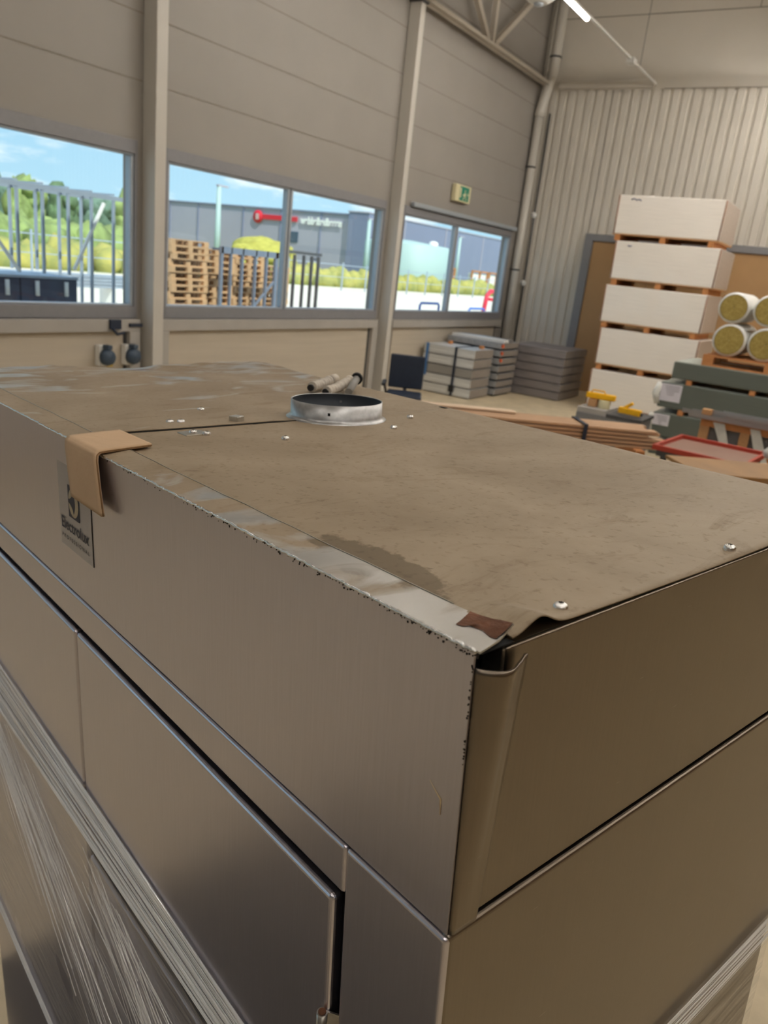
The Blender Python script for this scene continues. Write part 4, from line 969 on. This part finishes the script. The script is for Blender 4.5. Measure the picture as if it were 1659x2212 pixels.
tag(mb.build('flowering_weeds', flow_m, None), 'yellow flowering weeds growing along the edge of the yard', 'plants', kind='stuff')
o = thing('round_bush', 'yellow green round bush rising above the pallets', 'bush', (48.4, 42.6, 0))
mb = MB(); blob(mb, (0, 0, 1.6), 2.6, 1.42, 4.2, amp=.25, sub=4); blob(mb, (-1.5, .4, 1.2), 1.8, 1.2, 8.2, amp=.3, sub=4); blob(mb, (1.8, .2, 1.1), 1.7, 1.15, 2.2, amp=.3, sub=4); mb.build('foliage', mat('yellow_bush', srgb(184, 178, 84), .95, noise=.25, nscale=2), o)
# big grey hall opposite
clad = mat('grey_cladding', srgb(176, 172, 184), .6, noise=.04, nscale=.2); cladD = mat('dark_cladding', srgb(134, 140, 164), .6, noise=.04, nscale=.2)
o = thing('grey_hall', 'long light grey industrial hall carrying the red and white sign', 'building', (105, 84, 0))
MB().box(-17.5, 20, -21.5, 22, 0, 7.65).build('wall_cladding', clad, o); MB().box(-17.7, 20, -21.7, 22.2, 7.65, 7.85).build('roof_edge', cladD, o)
for y in (12, 6, -3, -10, -17): MB().box(-17.62, -17.5, y-.12, y+.12, 0, 7.65).build('downpipe', cladD, o)
w_ = MB().box(-17.6, -17.5, -13.2, -11.8, 3.6, 5.0).build('window', mat('hall_glass', srgb(60, 88, 110), .2, noise=.05), o)
o = thing('dark_hall', 'dark blue grey hall joined to the grey one, right of the sign', 'building', (118, 64, 0))
MB().box(-31, 42, -5, -1.8, 0, 8.05).build('wall_cladding', cladD, o); MB().box(-31.1, 42, -5.1, -1.7, 8.05, 8.2).build('roof_edge', clad, o)
for x in (-22, -10, 3, 18): MB().box(x-.1, x+.1, -5.1, -5, 0, 8).build('panel_joint', clad, o)
MB().lathe((-29.5, -5.1, 5.2), [(.001, -.05), (.5, -.05), (.5, .05), (.001, .05)], 20, axis='Y').build('wall_lamp', white_m, o)
redS = mat('sign_red', srgb(226, 34, 56), .5, noise=.03); whS = mat('sign_white', srgb(250, 248, 240), .5, noise=.02)
o = thing('hall_sign', 'red roundel and bar with pale lettering on the grey hall', 'sign', (87.4, 74, 6.5))
def HS(p): return Vector((p[0]-87.4, p[1]-74, p[2]-6.5))
MB(HS).lathe((87.3, 78.1, 6.55), [(.001, -.1), (.85, -.1), (.85, .08), (.001, .08)], 28, axis='X').build('roundel', redS, o)
mb = MB(HS); mb.box(87.16, 87.2, 77.85, 77.98, 6.15, 6.95); mb.box(87.16, 87.2, 78.25, 78.38, 6.15, 6.95)
for z in (6.2, 6.5, 6.8): mb.box(87.16, 87.2, 77.85, 78.38, z, z+.12)
mb.build('roundel_symbol', whS, o)
MB(HS).box(87.25, 87.38, 71.0, 77.4, 6.28, 6.92).build('red_bar', redS, o)
me, a, b = text('webbelbadbeeen', 0, 0, 0, 0, whS, 'pale_lettering', o, 1.0, .05)
for v in me.vertices:
    v.co = Vector((-.12-v.co.z*5, (70.4-(v.co.x-a)/(b-a)*7.0)-74, 6.12-6.5+v.co.y*1.3))
me.materials.clear(); me.materials.append(whS); t_ = bpy.data.objects.new('pale_lettering', me); COL.objects.link(t_); t_.parent = o
# tank
tank_m = mat('tank_paint', srgb(176, 200, 194), .5, noise=.05, nscale=.3)
o = thing('storage_tank', 'pale green round storage tank in front of the dark hall', 'tank', (77.4, 47, 0))
MB().lathe((0, 0, 0), [(4.75, 0), (4.75, 4.35), (4.6, 4.5), (.5, 4.9), (.001, 4.9)], 48).build('tank_shell', tank_m, o)
MB().lathe((-.5, -3.6, 4.5), [(.5, 0), (.5, .35), (.2, .5), (.001, .5)], 14).build('tank_hatch', whS, o)
# posts
for (x, y, h, lb) in ((45.8, 45, 6.35, 'tall thin lamp post seen above the pallets'), (66.5, 45, 6.1, 'pale lamp post before the dark hall, right in the middle window'), (86.0, 45, 6.1, 'pale post before the dark hall in the far right window')):
    o = thing('lamp_post', lb, 'lamp post', (x, y, 0), 0, 'lamp posts beyond the fence')
    MB().tube([(0, 0, 0), (0, 0, h)], [.26, .17], 10).build('pole', tank_m, o); MB().box(-.2, .9, -.12, .12, h, h+.12).build('lamp_head', clad, o)
galv = mat('galvanised_post', srgb(176, 188, 200), .45, .4, noise=.08, nscale=4)
o = thing('yard_fence', 'pale wire fence with top rail along the far side of the yard', 'fence', (30, 33, 0))
MB().beam((-26, 0, 1.72), (60, 0, 1.72), .05).build('top_rail', galv, o); MB().beam((-26, 0, .9), (60, 0, .9), .04).build('middle_rail', galv, o)
for k in range(29): MB().box(-26+k*3-.04, -26+k*3+.04, -.04, .04, 0, 1.9).build('fence_post', galv, o)
# racks in the left window
o = thing('steel_rack', 'galvanised rack of paired upright posts with a top rail outside the left window', 'rack', (8, 12, 0))
RK = lambda p: Vector((p[0]-8, p[1]-12, p[2]))
for yy in (12.0, 12.9): MB(RK).beam((2.5, yy, 2.70), (9.85, yy, 2.70), .05, .07).build('top_rail', galv, o)
for k, x in enumerate((9.62, 9.16, 8.70, 8.22, 7.77, 7.3, 6.8, 6.3, 5.8)):
    for yy in (12.0, 12.9): MB(RK).box(x-.022, x+.022, yy-.02, yy+.02, 0 if x > 8.85 else 1.36, 2.68).build('upright', galv, o)
    MB(RK).beam((x, 12.0, 2.76), (x, 12.9, 2.76), .05, .03).build('cross_tie', galv, o)
for a, b in (((9.42, 12, 2.6), (8.80, 12, 1.45)), ((7.3, 12, 2.0), (7.77, 12, 1.38))): MB(RK).beam(a, b, .045).build('brace', whS, o)
darkc = mat('dark_crate', srgb(70, 78, 98), .6, noise=.15, nscale=3)
for r_ in range(2):
    for k in range(6):
        o = thing('dark_crate', '%s dark crate, %s in the %s row under the rack' % (('wide', 'blue grey')[r_], ('rightmost', 'second from the right', 'third from the right', 'fourth from the right', 'fifth from the right', 'leftmost')[k], ('lower', 'upper')[r_]), 'crate', (8.30-k*1.08, 12.45, .66*r_), 0, 'dark crates under the rack')
        MB().box(-.53, .53, -.48, .48, .04, .62).build('crate_box', darkc, o, bevel=.01); MB().box(-.54, .54, -.5, .5, .62, .66).build('crate_rim', galv, o)
        for x in (-.25, .3): MB().tube([(x, -.50, .34), (x, -.50, .58)], .035, 8).build('white_clip', whS, o)
g0 = None; random.seed(2)
for k in range(16):
    if g0 is None: g0 = tag(MB().box(-3.2, 3.2, -.04, .04, 0, .08).build('steel_beam', galv, None, bevel=.006), 'long galvanised beam lying in the pile behind the rack', 'beam', 'galvanised beams in the yard'); o = g0
    else: o = dup(g0)
    o.location = (13.0+random.uniform(-.5, .5), 19+.12*(k % 4), .0+.09*(k//4)+.6); o.rotation_euler = (0, 0, math.radians(random.uniform(-1, 1)))
o = thing('beam_support', 'pale support under the pile of galvanised beams', 'support', (13, 19.18, 0)); MB().box(-2.4, -2.2, -.4, .4, 0, .6).build('block', whS, o); MB().box(2.2, 2.4, -.4, .4, 0, .6).build('block', whS, o)
# pallets
pal_m = mat('weathered_pallet', srgb(204, 164, 122), .8, noise=.22, nscale=3)
p0 = None
nm = ['left', 'second', 'third', 'right']
for sidx, (x, y, rz, cnt) in enumerate(((13.28, 14.3, 2, 15), (14.62, 14.75, -3, 14), (15.98, 14.9, 2, 14), (17.3, 15.1, 0, 12))):
    for k in range(cnt):
        if p0 is None: p0 = pallet('yard_pallet', 'x', (0, 0, 0), 0, pal_m, 'pallets stacked in the yard'); o = p0
        else: o = dup(p0)
        o.location = (x+random.uniform(-.03, .03), y+random.uniform(-.03, .03), .145*k-.02); o.rotation_euler = (0, 0, math.radians(rz+random.uniform(-2, 2)))
        o['label'] = 'weathered pallet outside, %s stack from the left, %s from the ground' % (('first', 'second', 'third', 'fourth')[sidx], ('lowest', 'second', 'third', 'fourth', 'fifth', 'sixth', 'seventh', 'eighth', 'ninth', 'tenth', 'eleventh', 'twelfth', 'thirteenth', 'fourteenth', 'fifteenth')[k])
        o['group'] = 'pallets in the %s yard stack' % ('leftmost', 'second', 'third', 'rightmost')[sidx]
# steel cage rack in front of pallets
o = thing('cage_rack', 'grey steel cage rack standing before the pallet stacks in the middle window', 'rack', (16, 13.7, 0))
CK = lambda p: Vector((p[0]-16, p[1]-13.7, p[2]))
dkg = mat('rack_grey', srgb(132, 142, 156), .5, .3, noise=.08)
MB(CK).box(14.05, 16.35, 13.66, 13.74, 1.95, 2.10).build('top_beam', dkg, o); MB(CK).box(16.35, 18.0, 13.66, 13.74, 2.12, 2.20).build('top_beam', darkst_m, o)
for x, w in ((14.10, .07), (14.42, .04), (14.82, .05), (15.3, .05), (15.72, .05), (16.10, .11), (16.5, .05), (16.85, .05), (17.25, .05), (17.6, .06), (17.9, .06)): MB(CK).box(x-w/2, x+w/2, 13.66, 13.74, 0, 2.1).build('upright', dkg if x < 16.3 else darkst_m, o)
MB(CK).beam((15.3, 13.7, .7), (16.1, 13.7, 1.4), .05).build('brace', dkg, o)
for x in (14.1, 16.1, 17.9): MB(CK).box(x-.02, x+.02, 13.7, 14.0, 2.0, 2.06).build('depth_beam', dkg, o)
# things in the far right window
blue_m = mat('trolley_blue', srgb(56, 110, 196), .5, noise=.05)
for i, (x, lb) in enumerate(((17.9, 'blue tube trolley frame in the yard, left in the far right window'), (20.7, 'blue tube trolley frame in the yard, right in the far right window'))):
    o = thing('trolley', lb, 'trolley', (x, 10, 0), 0, 'blue trolleys in the yard')
    zt_ = (1.28, 1.18)[i]
    MB().tube([(-.5, 0, .12), (-.5, 0, zt_-.06), (-.44, 0, zt_), (.44, 0, zt_), (.5, 0, zt_-.06), (.5, 0, .12)], .03, 8).build('push_bar', blue_m, o)
    MB().box(-.52, .52, -.0, .9, .12, .16).build('platform', darkst_m, o)
    for x2 in (-.45, .45):
        for y2 in (.08, .8): MB().tube([(x2-.02, y2, .06), (x2+.02, y2, .06)], .06, 12).build('wheel', black_m, o)
redp = mat('red_pipe', srgb(222, 52, 74), .5, noise=.05)
o = thing('red_barrier', 'red bent barrier in the yard at the edge of the far right window', 'barrier', (43.6, 20, 0))
MB().tube([(-1.3, 0, 0), (-1.1, 0, 1.0), (-.7, 0, 1.25), (1.3, 0, 1.2)], .13, 10).build('bent_tube', redp, o); MB().tube([(-.7, 0, .8), (1.3, 0, .75)], .1, 8).build('cross_bar', redp, o); MB().tube([(1.3, 0, 0), (1.3, 0, 1.2)], .1, 8).build('leg', redp, o)
for i, (x, w, lb) in enumerate(((83.4, 1.2, 'orange wood shelving rack beside the tank'), (91.5, 2.2, 'orange wood shelving rack, middle of the far right window'), (96.5, 2.2, 'orange wood shelving rack at the right of the far right window'))):
    o = thing('timber_rack', lb, 'rack', (x*.99, 44.0, 0), 0, 'timber racks by the dark hall')
    for x2 in (-w, 0, w): MB().box(x2-.12, x2+.12, -.1, .1, 0, 2.5).build('upright', woodo_m, o)
    MB().box(-w, w, -.1, .1, 2.35, 2.55).build('top_beam', woodo_m, o); MB().box(-w+.2, w-.2, .1, .6, .9, 2.2).build('pale_load', whS, o)
